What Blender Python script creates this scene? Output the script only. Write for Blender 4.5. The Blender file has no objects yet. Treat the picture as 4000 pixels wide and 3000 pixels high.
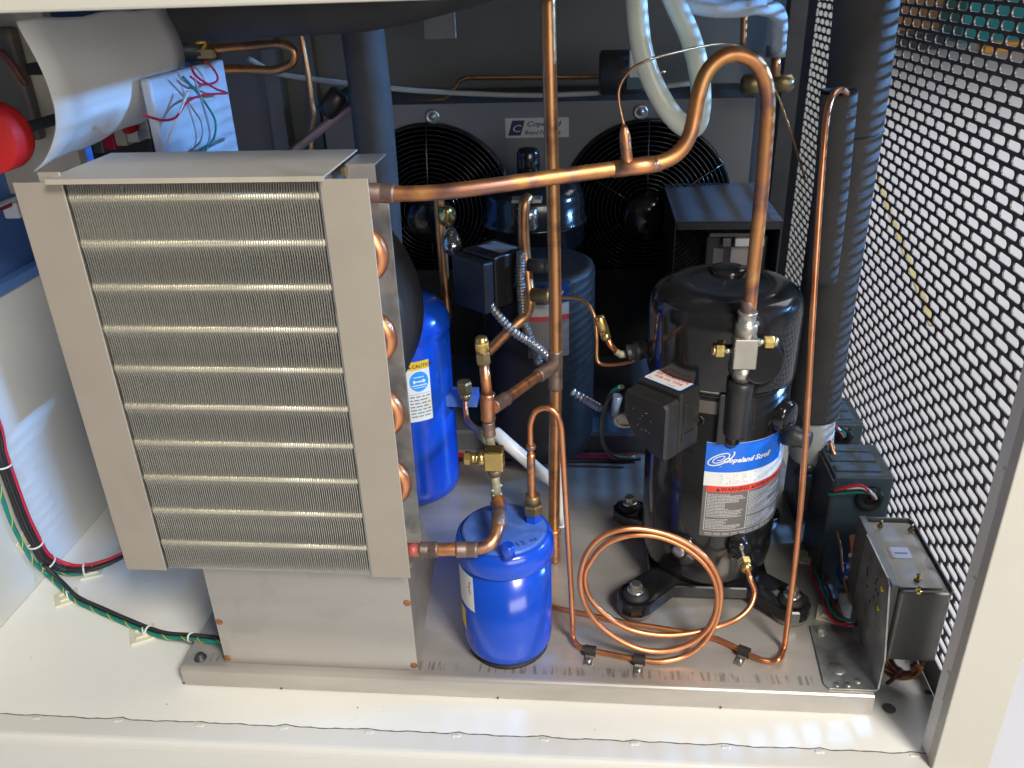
import bpy, bmesh, math, random
from mathutils import Vector, Matrix
random.seed(7)
SC = bpy.context.scene
COL = SC.collection
R = math.radians
# ------------------------------------------------------------------ camera
FOC = 3277.0
CX, CY = 2000.0, 1500.0
def nrm(v): return Vector(v).normalized()
_D = nrm((228, 6550, FOC)); _Y = nrm((310, -1650, FOC)); _Y = (_Y - _D * _Y.dot(_D)).normalized()
_X = _D.cross(_Y).normalized()
if _X.x < 0: _X = -_X
WM = Matrix((_X, _Y, -_D))            # camera vector (x right, y down, z forward) -> world
EYE = Vector((0, 0, 0.766))
cam = bpy.data.cameras.new('camera'); camo = bpy.data.objects.new('camera', cam); COL.objects.link(camo)
cr = WM @ Vector((1, 0, 0)); cu = WM @ Vector((0, -1, 0)); cb = WM @ Vector((0, 0, -1))
camo.matrix_world = Matrix(((cr.x, cu.x, cb.x, EYE.x), (cr.y, cu.y, cb.y, EYE.y), (cr.z, cu.z, cb.z, EYE.z), (0, 0, 0, 1)))
cam.sensor_width = 36; cam.lens = 36 * FOC / 4000; cam.clip_start = 0.02; cam.clip_end = 200
cam.dof.use_dof = True; cam.dof.focus_distance = 0.95; cam.dof.aperture_fstop = 14
SC.camera = camo
# ------------------------------------------------------------------ world, lamps, exposure
w = bpy.data.worlds.new('World'); SC.world = w; w.use_nodes = True
w.node_tree.nodes['Background'].inputs[0].default_value = (1.0, 0.95, 0.88, 1)
w.node_tree.nodes['Background'].inputs[1].default_value = 0.09
def area(name, loc, target, sx, sy, power, col, spread=math.pi):
    l = bpy.data.lights.new(name, 'AREA'); l.shape = 'RECTANGLE'; l.size = sx; l.size_y = sy
    l.energy = power; l.color = col; l.spread = spread
    o = bpy.data.objects.new(name, l); COL.objects.link(o); o.location = loc
    o.rotation_euler = (Vector(target) - Vector(loc)).to_track_quat('-Z', 'Y').to_euler()
    return o
area('ceiling_lamp', (1.25, -1.15, 2.35), (0.0, 0.85, 0.1), 0.75, 0.75, 100, (1.0, 0.95, 0.87))
area('room_fill', (1.7, -2.3, 1.0), (-0.2, 0.9, 0.5), 2.4, 0.9, 50, (1.0, 0.95, 0.88))  # unseen broad fill, stands for low front light from the room
area('daylight_window', (3.1, 1.50, 1.29), (-0.4, 1.05, 0.62), 0.40, 0.060, 18, (0.17, 0.45, 1.0), R(44))
area('workshop_lamp', (3.6, 4.6, 4.2), (3.4, 4.6, 0), 4.0, 5.0, 380, (0.97, 0.97, 1.0))
SC.view_settings.view_transform = 'Standard'; SC.view_settings.look = 'None'
SC.view_settings.gamma = 1; SC.view_settings.exposure = 0.0; SC.view_settings.use_curve_mapping = False
SC.cycles.use_denoising = True; SC.cycles.max_bounces = 8
SC.cycles.sample_clamp_indirect = 4.0
# ------------------------------------------------------------------ pixel -> point helpers
def ray(u, v): return WM @ Vector((u - CX, v - CY, FOC))
def pz(u, v, z): d = ray(u, v); return EYE + d * ((z - EYE.z) / d.z)
def py(u, v, y): d = ray(u, v); return EYE + d * (y / d.y)
def px(u, v, x): d = ray(u, v); return EYE + d * (x / d.x)
# ------------------------------------------------------------------ materials
MATS = {}
def nt(name):
    m = bpy.data.materials.new(name); m.use_nodes = True
    t = m.node_tree; b = t.nodes['Principled BSDF']; return m, t, b
def ramp(t, stops):
    r = t.nodes.new('ShaderNodeValToRGB'); e = r.color_ramp.elements
    while len(e) < len(stops): e.new(0.5)
    for i, (p, c) in enumerate(stops):
        e[i].position = p; e[i].color = (*c, 1) if len(c) == 3 else c
    return r
def noise(t, scale, detail=3, dist=0.0, mapscale=None, coord='Object', rough=0.5):
    n = t.nodes.new('ShaderNodeTexNoise'); n.inputs['Scale'].default_value = scale
    n.inputs['Detail'].default_value = detail; n.inputs['Distortion'].default_value = dist
    n.inputs['Roughness'].default_value = rough
    tc = t.nodes.new('ShaderNodeTexCoord')
    if mapscale:
        mp = t.nodes.new('ShaderNodeMapping'); mp.inputs['Scale'].default_value = mapscale
        t.links.new(tc.outputs[coord], mp.inputs[0]); t.links.new(mp.outputs[0], n.inputs['Vector'])
    else: t.links.new(tc.outputs[coord], n.inputs['Vector'])
    return n
def mix(t, fac, a, b, mode='MIX'):
    m = t.nodes.new('ShaderNodeMix'); m.data_type = 'RGBA'; m.blend_type = mode
    for i, s in ((0, fac), (6, a), (7, b)):
        if hasattr(s, 'links') or hasattr(s, 'is_linked'): t.links.new(s, m.inputs[i])
        elif i == 0: m.inputs[0].default_value = s
        else: m.inputs[i].default_value = (*s, 1)
    return m.outputs[2]
def bump(t, b, h, strength, dist=0.001):
    n = t.nodes.new('ShaderNodeBump'); n.inputs['Strength'].default_value = strength; n.inputs['Distance'].default_value = dist
    t.links.new(h, n.inputs['Height']); t.links.new(n.outputs[0], b.inputs['Normal'])
def mat(name, col, rough=0.5, metal=0.0, var=0.12, vscale=18, rvar=0.12, bmp=0.0, bscale=300, stretch=None,
        dirt=None, dscale=8, dlo=0.56, dhi=0.75, spec=0.5, trans=0.0, coat=0.0, sub=0.0):
    if name in MATS: return MATS[name]
    m, t, b = nt(name)
    n = noise(t, vscale, 4, 0.3, stretch)
    c0 = tuple(max(0, x * (1 - var)) for x in col); c1 = tuple(min(1, x * (1 + var)) for x in col)
    r = ramp(t, [(0.3, c0), (0.7, c1)]); t.links.new(n.outputs[0], r.inputs[0]); c = r.outputs[0]
    if dirt:
        d = noise(t, dscale, 6, 0.6); dr = ramp(t, [(dlo, (0, 0, 0)), (dhi, (1, 1, 1))]); t.links.new(d.outputs[0], dr.inputs[0])
        c = mix(t, dr.outputs[0], c, dirt)
    t.links.new(c, b.inputs['Base Color'])
    b.inputs['Metallic'].default_value = metal
    b.inputs['Specular IOR Level'].default_value = spec
    b.inputs['Coat Weight'].default_value = coat; b.inputs['Coat Roughness'].default_value = 0.08
    b.inputs['Transmission Weight'].default_value = trans
    if sub: b.inputs['Subsurface Weight'].default_value = sub; b.inputs['Subsurface Scale'].default_value = 0.01
    rr = t.nodes.new('ShaderNodeMapRange'); rr.inputs[3].default_value = max(0.03, rough - rvar); rr.inputs[4].default_value = min(1, rough + rvar)
    n2 = noise(t, vscale * 2.3, 4, 0, stretch); t.links.new(n2.outputs[0], rr.inputs[0]); t.links.new(rr.outputs[0], b.inputs['Roughness'])
    if bmp:
        n3 = noise(t, bscale, 2, 0, stretch); bump(t, b, n3.outputs[0], bmp)
    MATS[name] = m; return m
def copper(name, base, dark, pale, rough=0.33, scale=22, lo=0.42, hi=0.66, metal=0.92):
    m, t, b = nt(name)
    n = noise(t, scale, 5, 1.2); r = ramp(t, [(lo - 0.12, dark), (lo + 0.06, base), (hi, base), (hi + 0.1, pale)])
    t.links.new(n.outputs[0], r.inputs[0])
    s = noise(t, 900, 2, 0, (1, 1, 0.08)); c = mix(t, 0.10, r.outputs[0], s.outputs[1], 'OVERLAY')
    t.links.new(c, b.inputs['Base Color']); b.inputs['Metallic'].default_value = metal
    rr = t.nodes.new('ShaderNodeMapRange'); rr.inputs[3].default_value = rough - 0.1; rr.inputs[4].default_value = rough + 0.14
    t.links.new(n.outputs[0], rr.inputs[0]); t.links.new(rr.outputs[0], b.inputs['Roughness'])
    bump(t, b, s.outputs[0], 0.05); MATS[name] = m; return m
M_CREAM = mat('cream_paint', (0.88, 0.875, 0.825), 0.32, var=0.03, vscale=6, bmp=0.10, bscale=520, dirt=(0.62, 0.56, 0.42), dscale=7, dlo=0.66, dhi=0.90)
M_CREAM2 = mat('cream_paint_shaded', (0.56, 0.54, 0.475), 0.33, var=0.02, vscale=6, bmp=0.12, bscale=520, dirt=(0.66, 0.62, 0.52), dscale=9, dlo=0.70, dhi=0.9)  # same cream paint, darkened in colour to offset strong light on front faces
M_SEAL = mat('dark_sealant', (0.16, 0.15, 0.13), 0.8, var=0.4, vscale=60)
M_GREYWALL = mat('grey_green_wall', (0.25, 0.255, 0.235), 0.6, var=0.08, vscale=4)
M_PART = mat('pale_grey_partition', (0.62, 0.64, 0.63), 0.45, var=0.03, vscale=5)
M_BLUELIT = mat('blue_lit_panel', (0.10, 0.22, 0.52), 0.5, var=0.1, vscale=8)  # blue daylight on the recess is put into this colour
M_STEEL = mat('brushed_stainless', (0.52, 0.49, 0.45), 0.38, metal=0.7, var=0.07, vscale=30, stretch=(0.15, 1, 1), bmp=0.04, bscale=500, dirt=(0.36, 0.33, 0.30), dscale=11, dlo=0.55, dhi=0.8)
M_FLANGE = mat('dull_galvanised_flange', (0.42, 0.375, 0.315), 0.48, metal=0.30, var=0.05, vscale=14, bmp=0.05, bscale=380, dirt=(0.46, 0.41, 0.36), dscale=9, dlo=0.6, dhi=0.85)
M_FIN = mat('aluminium_fin', (0.72, 0.71, 0.64), 0.36, metal=0.82, var=0.10, vscale=40)
M_TUBEAL = mat('coil_tube_bright', (0.74, 0.69, 0.54), 0.38, metal=0.5, var=0.10, vscale=90, dirt=(0.5, 0.36, 0.2), dscale=40, dlo=0.62, dhi=0.8)
M_GALV = mat('galvanised_spangle', (0.46, 0.48, 0.47), 0.38, metal=0.85, var=0.28, vscale=45, dirt=(0.22, 0.20, 0.18), dscale=20, dlo=0.55, dhi=0.75)
M_ZINC = mat('zinc_hardware', (0.66, 0.65, 0.60), 0.28, metal=0.95, var=0.12, vscale=80)
M_BLACK = mat('gloss_black_enamel', (0.012, 0.012, 0.013), 0.16, var=0.3, vscale=12, rvar=0.06, dirt=(0.026, 0.024, 0.020), dscale=14, dlo=0.55, dhi=0.8, coat=0.3)
M_BLACKP = mat('black_plastic', (0.022, 0.022, 0.022), 0.38, var=0.2, vscale=30, bmp=0.05, bscale=700)
M_DARKP = mat('dull_black_plastic', (0.011, 0.011, 0.012), 0.5, var=0.2, vscale=30)
M_RUBBER = mat('black_rubber', (0.016, 0.015, 0.014), 0.65, var=0.25, vscale=40)
M_GREYRUB = mat('dusty_grey_rubber', (0.16, 0.145, 0.125), 0.7, var=0.2, vscale=30)
M_FOAM = mat('black_pipe_foam', (0.065, 0.063, 0.062), 0.75, var=0.15, vscale=25, bmp=0.05, bscale=420)
M_BLUE = mat('blue_enamel', (0.006, 0.068, 0.54), 0.22, var=0.10, vscale=10, rvar=0.06, dirt=(0.04, 0.12, 0.50), dscale=16, dlo=0.60, dhi=0.9, coat=0.25)
M_BLUEDUST = mat('dusty_blue_enamel', (0.065, 0.16, 0.56), 0.42, var=0.12, vscale=16, dirt=(0.22, 0.31, 0.58), dscale=26, dlo=0.5, dhi=0.8)
M_BRASS = mat('brass', (0.62, 0.46, 0.17), 0.28, metal=0.95, var=0.14, vscale=50)
M_BRASSD = mat('dull_brass', (0.36, 0.28, 0.14), 0.42, metal=0.9, var=0.25, vscale=45)
M_CORR = mat('corroded_braze', (0.36, 0.35, 0.24), 0.65, metal=0.4, var=0.35, vscale=120, dirt=(0.14, 0.16, 0.12), dscale=90, bmp=0.5, bscale=220)
M_CU = copper('clean_copper', (0.80, 0.34, 0.16), (0.60, 0.23, 0.10), (0.86, 0.42, 0.22), 0.32, 14, 0.40, 0.68)
M_CUA = copper('aged_copper', (0.62, 0.31, 0.14), (0.30, 0.15, 0.09), (0.74, 0.46, 0.22), 0.34, 24)
M_CUH = copper('heat_tinted_copper', (0.64, 0.29, 0.11), (0.33, 0.17, 0.13), (0.68, 0.40, 0.17), 0.43, 20, 0.48, 0.56)
M_CUB = copper('burnt_copper', (0.27, 0.19, 0.155), (0.14, 0.11, 0.10), (0.42, 0.28, 0.20), 0.46, 60, metal=0.75)
M_CUM = copper('mottled_copper', (0.64, 0.29, 0.15), (0.26, 0.18, 0.16), (0.86, 0.36, 0.12), 0.36, 48, 0.46, 0.58)
M_WHITE = mat('white_print', (0.80, 0.81, 0.80), 0.35, var=0.02, vscale=20)
M_LBLUE = mat('label_blue', (0.012, 0.155, 0.75), 0.30, var=0.04, vscale=20)
M_RED = mat('label_red', (0.78, 0.075, 0.045), 0.35, var=0.04, vscale=20)
M_YEL = mat('label_yellow', (0.82, 0.55, 0.03), 0.4, var=0.04, vscale=20)
M_SKY = mat('label_sky_blue', (0.03, 0.33, 0.86), 0.35, var=0.03, vscale=20)
M_INK = mat('black_ink', (0.03, 0.03, 0.035), 0.5, var=0.2, vscale=40)
M_GREYINK = mat('grey_label_field', (0.145, 0.135, 0.125), 0.38, var=0.06, vscale=20)
M_PALEINK = mat('pale_grey_print', (0.52, 0.52, 0.52), 0.4, var=0.08, vscale=40)
M_NAVYINK = mat('navy_print', (0.02, 0.035, 0.10), 0.45, var=0.1, vscale=20)
M_WRED = mat('red_wire', (0.55, 0.02, 0.05), 0.4, var=0.1, vscale=30)
M_WBLK = mat('black_wire', (0.02, 0.02, 0.022), 0.42, var=0.2, vscale=30)
M_WGRN = mat('green_wire', (0.006, 0.20, 0.155), 0.42, var=0.15, vscale=30)
M_WYEL = mat('yellow_stripe', (0.70, 0.62, 0.05), 0.45, var=0.1, vscale=30)
M_WWHT = mat('white_wire', (0.72, 0.72, 0.70), 0.45, var=0.05, vscale=30)
M_TIE = mat('ivory_nylon', (0.72, 0.70, 0.55), 0.42, var=0.06, vscale=30)
M_HOSE = mat('milky_hose', (0.76, 0.82, 0.70), 0.28, var=0.05, vscale=12, sub=0.25)
M_PVC = mat('white_sheet', (0.80, 0.79, 0.77), 0.6, var=0.03, vscale=10, sub=0.0)
M_BEIGE = mat('beige_board', (0.60, 0.55, 0.45), 0.7, var=0.12, vscale=14, dirt=(0.2, 0.15, 0.11), dscale=9)
M_TEAL = mat('slate_teal_box', (0.055, 0.092, 0.115), 0.36, var=0.08, vscale=10)
M_GBOX = mat('grey_control_box', (0.21, 0.205, 0.19), 0.38, metal=0.45, var=0.08, vscale=12, dirt=(0.18, 0.16, 0.14), dscale=14)
M_DKSTEEL = mat('dark_steel', (0.055, 0.058, 0.064), 0.42, metal=0.3, var=0.2, vscale=16)
M_PERF = mat('dark_grey_perforated_steel', (0.13, 0.115, 0.115), 0.45, metal=0.2, var=0.08, vscale=10)
M_GPANEL = mat('grey_fan_panel', (0.20, 0.21, 0.225), 0.5, var=0.04, vscale=6)
M_DKBOX = mat('black_painted_box', (0.045, 0.048, 0.055), 0.38, var=0.1, vscale=14)
M_RUST = mat('rust', (0.26, 0.10, 0.035), 0.75, var=0.4, vscale=160)
M_BRONZE = mat('gold_terminal', (0.70, 0.50, 0.10), 0.3, metal=0.8, var=0.1)
M_BROWN = mat('brown_wire', (0.16, 0.055, 0.035), 0.45, var=0.25, vscale=60)
M_OUT = mat('pale_workshop_floor', (0.52, 0.52, 0.545), 0.5, var=0.05, vscale=2)
M_WOOD = mat('brown_wood', (0.36, 0.20, 0.10), 0.6, var=0.2, vscale=6)
M_TEALM = mat('teal_machine_paint', (0.04, 0.30, 0.34), 0.4, var=0.08, vscale=4)
M_ORANGE = mat('orange_trim', (0.72, 0.36, 0.06), 0.45, var=0.06, vscale=5)
M_KRED = mat('red_plastic', (0.62, 0.012, 0.012), 0.65, var=0.05, vscale=10)
# stainless pan: brushed metal with a row of dark marks parallel to its front fold
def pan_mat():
    m, t, b = nt('marked_pan_steel')
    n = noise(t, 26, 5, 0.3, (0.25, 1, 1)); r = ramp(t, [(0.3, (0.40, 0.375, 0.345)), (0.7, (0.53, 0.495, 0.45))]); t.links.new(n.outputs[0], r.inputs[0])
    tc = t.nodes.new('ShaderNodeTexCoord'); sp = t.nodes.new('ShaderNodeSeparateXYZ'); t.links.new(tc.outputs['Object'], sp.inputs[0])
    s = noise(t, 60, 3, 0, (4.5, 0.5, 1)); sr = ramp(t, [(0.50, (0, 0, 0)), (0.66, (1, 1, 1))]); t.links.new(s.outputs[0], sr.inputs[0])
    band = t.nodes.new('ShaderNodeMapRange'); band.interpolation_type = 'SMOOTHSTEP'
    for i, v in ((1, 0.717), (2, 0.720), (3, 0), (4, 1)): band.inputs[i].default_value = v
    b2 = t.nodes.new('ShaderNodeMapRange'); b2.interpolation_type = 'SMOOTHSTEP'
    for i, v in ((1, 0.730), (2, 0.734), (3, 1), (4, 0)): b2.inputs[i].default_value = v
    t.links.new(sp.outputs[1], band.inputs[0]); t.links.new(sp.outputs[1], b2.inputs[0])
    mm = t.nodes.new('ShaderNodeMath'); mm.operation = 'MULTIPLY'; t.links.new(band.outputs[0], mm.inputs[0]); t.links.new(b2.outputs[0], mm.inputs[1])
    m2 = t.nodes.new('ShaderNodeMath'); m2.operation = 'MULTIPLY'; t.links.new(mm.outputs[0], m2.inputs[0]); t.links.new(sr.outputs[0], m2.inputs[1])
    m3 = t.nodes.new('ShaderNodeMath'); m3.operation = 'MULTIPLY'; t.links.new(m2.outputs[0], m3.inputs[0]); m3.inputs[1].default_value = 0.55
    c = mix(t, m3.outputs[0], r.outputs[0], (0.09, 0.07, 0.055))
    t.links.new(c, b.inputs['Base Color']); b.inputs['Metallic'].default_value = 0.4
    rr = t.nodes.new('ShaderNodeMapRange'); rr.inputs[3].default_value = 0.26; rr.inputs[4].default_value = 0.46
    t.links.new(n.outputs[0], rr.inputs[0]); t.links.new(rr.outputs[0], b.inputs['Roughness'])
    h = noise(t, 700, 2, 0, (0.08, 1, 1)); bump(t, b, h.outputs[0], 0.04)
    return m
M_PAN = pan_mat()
# green wire with a yellow helical stripe is built as geometry (wire + stripe)
# ------------------------------------------------------------------ mesh builder
class MB:
    def __init__(s): s.v = []; s.f = []; s.sm = []
    def add(s, vs, fs, smooth=False):
        o = len(s.v); s.v += [tuple(x) for x in vs]
        for f in fs: s.f.append(tuple(i + o for i in f)); s.sm.append(smooth)
        return s
    def box(s, x0, x1, y0, y1, z0, z1, m=None):
        vs = [Vector(p) for p in ((x0,y0,z0),(x1,y0,z0),(x1,y1,z0),(x0,y1,z0),(x0,y0,z1),(x1,y0,z1),(x1,y1,z1),(x0,y1,z1))]
        if m: vs = [m @ p for p in vs]
        return s.add(vs, [(0,3,2,1),(4,5,6,7),(0,1,5,4),(1,2,6,5),(2,3,7,6),(3,0,4,7)])
    def rbox(s, x0, x1, y0, y1, z0, z1, r, m=None, seg=2):
        bm = bmesh.new(); bmesh.ops.create_cube(bm, size=1)
        for q in bm.verts: q.co = Vector(((x0+x1)/2 + q.co.x*(x1-x0), (y0+y1)/2 + q.co.y*(y1-y0), (z0+z1)/2 + q.co.z*(z1-z0)))
        bmesh.ops.bevel(bm, geom=bm.edges[:], offset=r, segments=seg, affect='EDGES', profile=0.5)
        vs = [q.co.copy() for q in bm.verts]; bm.verts.index_update()
        fs = [tuple(q.index for q in f.verts) for f in bm.faces]; bm.free()
        if m: vs = [m @ p for p in vs]
        return s.add(vs, fs, False)
    def prism(s, pts, axis, a, b, m=None):       # closed 2-D outline extruded along an axis
        n = len(pts)
        def p3(p, t): return {'x': (t, p[0], p[1]), 'y': (p[0], t, p[1]), 'z': (p[0], p[1], t)}[axis]
        vs = [Vector(p3(p, a)) for p in pts] + [Vector(p3(p, b)) for p in pts]
        if m: vs = [m @ p for p in vs]
        return s.add(vs, [tuple(range(n))[::-1], tuple(range(n, 2*n))] + [(i, (i+1) % n, n + (i+1) % n, n + i) for i in range(n)])
    def lathe(s, prof, c, axis=(0,0,1), seg=32, smooth=True):   # prof: (r, h) list
        ax = nrm(axis); t = ax.orthogonal().normalized(); bt = ax.cross(t); c = Vector(c)
        vs = []; fs = []
        for (r, h) in prof:
            for k in range(seg):
                a = 2*math.pi*k/seg; vs.append(c + ax*h + t*(r*math.cos(a)) + bt*(r*math.sin(a)))
        for i in range(len(prof)-1):
            for k in range(seg):
                k2 = (k+1) % seg; fs.append((i*seg+k, i*seg+k2, (i+1)*seg+k2, (i+1)*seg+k))
        s.add(vs, fs, smooth)
        o = len(s.v) - len(vs)
        if prof[0][0] > 1e-6: s.f.append(tuple(o + k for k in range(seg))[::-1]); s.sm.append(False)
        if prof[-1][0] > 1e-6: s.f.append(tuple(o + (len(prof)-1)*seg + k for k in range(seg))); s.sm.append(False)
        return s
    def tube(s, pts, r, seg=14, closed=False, r2=None, caps=True, rad=None):
        pts = [Vector(p) for p in pts]; n = len(pts)
        tg = []
        for i in range(n):
            a = pts[i-1] if (i > 0 or closed) else pts[i]; b = pts[(i+1) % n] if (i < n-1 or closed) else pts[i]
            tg.append((b - a).normalized())
        nr = tg[0].orthogonal().normalized(); vs = []; fs = []
        for i in range(n):
            if i > 0:
                nr = nr - tg[i]*nr.dot(tg[i])
                if nr.length < 1e-6: nr = tg[i].orthogonal()
                nr.normalize()
            bn = tg[i].cross(nr)
            rr = rad[i] if rad else (r if r2 is None else r + (r2-r)*i/(n-1))
            for k in range(seg):
                a = 2*math.pi*k/seg; vs.append(pts[i] + nr*(rr*math.cos(a)) + bn*(rr*math.sin(a)))
        m = n if closed else n-1
        for i in range(m):
            j = (i+1) % n
            for k in range(seg):
                k2 = (k+1) % seg; fs.append((i*seg+k, i*seg+k2, j*seg+k2, j*seg+k))
        s.add(vs, fs, True)
        if not closed and caps:
            o = len(s.v) - len(vs)
            s.f.append(tuple(o+k for k in range(seg))[::-1]); s.sm.append(False)
            s.f.append(tuple(o+(n-1)*seg+k for k in range(seg))); s.sm.append(False)
        return s
    def hexa(s, c, axis, r, h, ch=0.12):          # hexagonal nut with chamfered rims
        return s.lathe([(r*0.86, 0), (r, h*ch), (r, h*(1-ch)), (r*0.86, h)], c, axis, 6, False)
    def build(s, name, m, parent=None):
        me = bpy.data.meshes.new(name); me.from_pydata(s.v, [], s.f); me.polygons.foreach_set('use_smooth', s.sm); me.update()
        bm = bmesh.new(); bm.from_mesh(me); bmesh.ops.recalc_face_normals(bm, faces=bm.faces[:]); bm.to_mesh(me); bm.free()
        o = bpy.data.objects.new(name, me); COL.objects.link(o); o.data.materials.append(m)
        if parent: o.parent = parent; o.matrix_parent_inverse = parent_inv(parent)
        return o
def parent_inv(p):
    mw = Matrix.Translation(p.location) @ p.rotation_euler.to_matrix().to_4x4()
    q = p
    if p.parent: return (world_of(p)).inverted()
    return mw.inverted()
def world_of(o):
    l = Matrix.Translation(o.location) @ o.rotation_euler.to_matrix().to_4x4()
    return l if not o.parent else world_of(o.parent) @ o.matrix_parent_inverse @ l
def tag(o, label, cat, group=None):
    o['label'] = label; o['category'] = cat
    if group: o['group'] = group
    return o
def thing(name, label, cat, loc=(0,0,0), group=None):
    o = bpy.data.objects.new(name, None); COL.objects.link(o); o.location = loc; o.empty_display_size = 0.02
    return tag(o, label, cat, group)
def struct(o): o['kind'] = 'structure'; return o
def spline(P, n=10, closed=False):
    P = [Vector(p) for p in P]; out = []; m = len(P)
    rng = range(m) if closed else range(m-1)
    for i in rng:
        p0 = P[i-1] if (i > 0 or closed) else P[i]*2 - P[i+1]
        p1 = P[i]; p2 = P[(i+1) % m]
        p3 = P[(i+2) % m] if (i+2 < m or closed) else p2*2 - p1
        for k in range(n):
            t = k/n
            out.append(0.5*((2*p1) + (p2-p0)*t + (2*p0-5*p1+4*p2-p3)*t*t + (3*p1-p0-3*p2+p3)*t**3))
    if not closed: out.append(P[-1])
    return out
def fillet(P, r, n=8):
    P = [Vector(p) for p in P]; out = [P[0]]
    for i in range(1, len(P)-1):
        a = (P[i-1]-P[i]); b = (P[i+1]-P[i]); d = min(r, a.length*0.48, b.length*0.48)
        p = P[i] + a.normalized()*d; q = P[i] + b.normalized()*d
        for k in range(n+1):
            t = k/n; out.append(p*(1-t)**2 + P[i]*2*t*(1-t) + q*t*t)
    out.append(P[-1]); return out
def frame(o, ex, ez):                             # local x, z axes -> matrix
    ex = nrm(ex); ez = nrm(ez); ey = ez.cross(ex).normalized(); ex = ey.cross(ez)
    return Matrix(((ex.x, ey.x, ez.x, o[0]), (ex.y, ey.y, ez.y, o[1]), (ex.z, ey.z, ez.z, o[2]), (0,0,0,1)))
# flat lettering as mesh: returns verts (x, y) and faces
def glyphs(s, size, shear=0.0, bold=0.0, align='LEFT', cw=1.0):
    c = bpy.data.curves.new('lettering', 'FONT'); c.body = s; c.size = size; c.shear = shear; c.offset = bold
    c.align_x = align; c.resolution_u = 2; c.space_character = cw
    o = bpy.data.objects.new('lettering', c); COL.objects.link(o)
    dg = bpy.context.evaluated_depsgraph_get(); me = bpy.data.meshes.new_from_object(o.evaluated_get(dg))
    vs = [(v.co.x, v.co.y) for v in me.vertices]; fs = [tuple(p.vertices) for p in me.polygons]
    bpy.data.objects.remove(o); bpy.data.curves.remove(c); bpy.data.meshes.remove(me)
    return vs, fs
def on_cyl(cx, cy, rad, a0, z0):                  # (arc length, height) -> point on an upright cylinder
    return lambda x, y: Vector((cx + rad*math.cos(a0 + x/rad), cy + rad*math.sin(a0 + x/rad), z0 + y))
def on_plane(m, h): return lambda x, y: m @ Vector((x, y, h))
def patch(mb, fn, x0, x1, y0, y1, nx=1, sl=0.0):
    vs = []; fs = []
    for j in range(2):
        for i in range(nx+1):
            y = (y0, y1)[j]; vs.append(fn(x0 + (x1-x0)*i/nx + sl*(y-y0), y))
    for i in range(nx): fs.append((i, i+1, nx+2+i, nx+1+i))
    mb.add(vs, fs, True)
def letter(mb, fn, s, size, x, y, **k):
    vs, fs = glyphs(s, size, **k); mb.add([fn(x + p[0], y + p[1]) for p in vs], fs)
def subdiv(pts, n): return spline(pts, n)
# ================================================================== the cabinet (setting)
XW = -0.772                                       # left partition plane
XP = 0.400                                        # perforated side panel plane
YB = 1.80                                         # back wall
def seam(x):                                      # uneven joint between floor sheet and sill (weld humps every 90 mm)
    ph = (x + 0.634 + 0.0493) / 0.0985; k = ph - math.floor(ph)
    hump = math.exp(-((k-0.5)/0.075)**2)*0.0022
    return 0.6505 + 0.009*(x+0.68)/1.03*0.6 + hump + 0.0005*math.sin(x*91) + 0.0004*math.sin(x*223+1)
N = 200
xs = [XW + (0.40-XW)*i/N for i in range(N+1)]
mb = MB(); vs = []
for x in xs: vs.append((x, seam(x)+0.0008+0.0003*math.sin(x*400), 0.0))
for x in xs: vs.append((x, YB, 0.0))
mb.add(vs, [(i, i+1, N+2+i, N+1+i) for i in range(N)])
cf_ = struct(mb.build('cabinet_floor', M_CREAM))
for (u, v, r) in ((3472, 2768, 0.0075), (3625, 2705, 0.004), (652, 2752, 0.0008), (1397, 2765, 0.0009), (122, 2570, 0.0006), (415, 2390, 0.0008), (2325, 2852, 0.0005)):
    p = pz(u, v, 0.0); MB().lathe([(r,0.0003),(r*0.9,0.0005),(0,0.0005)], (p.x,p.y,0.0002), (0,0,1), 20).build('drill_hole' if r > 0.002 else 'speck', M_SEAL, cf_)
mb = MB(); vs = []
prof = [(0.0, 0.0), (0.001, 0.0005)] ; rows = []
lip = [(0.6275, 0.0), (0.6245, -0.0008), (0.6225, -0.003), (0.6215, -0.006), (0.6210, -0.012), (0.6205, -0.35)]
for x in xs: rows.append([(x, seam(x)-0.0007, -0.003), (x, seam(x)-0.0006, 0.0)] + [(x, y + 0.006*(x+0.68)/1.03, z) for y, z in lip])
L = len(rows[0]); vs = [p for r in rows for p in r]
for j in range(L-1): mb.add([p for r in rows for p in (r[j], r[j+1])], [(2*i, 2*i+2, 2*i+3, 2*i+1) for i in range(N)], j > 1)
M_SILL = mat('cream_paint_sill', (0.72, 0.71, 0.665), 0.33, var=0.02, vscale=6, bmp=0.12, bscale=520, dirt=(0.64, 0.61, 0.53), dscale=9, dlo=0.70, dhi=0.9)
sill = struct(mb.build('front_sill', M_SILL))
mb = MB(); mb.box(XW, 0.40, 0.640, 0.675, -0.004, -0.0018); struct(mb.build('seam_sealant', M_SEAL))
# small paint blisters where the sill was welded
mb = MB()
for k in range(11):
    x = -0.634 + 0.0985*k
    if x < 0.36:
        rr = random.uniform(0.8, 1.2)
        for dx in (-0.003, 0.0, 0.0026): mb.lathe([(0.0030*rr,-0.0004),(0.0026*rr,0.0003),(0.0014*rr,0.0006),(0,0.0007)], (x+dx, seam(x+dx)-0.0046, 0), (0,0,1), 12)
mb.build('weld_blister', M_SILL, sill)['kind'] = 'stuff'
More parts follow.
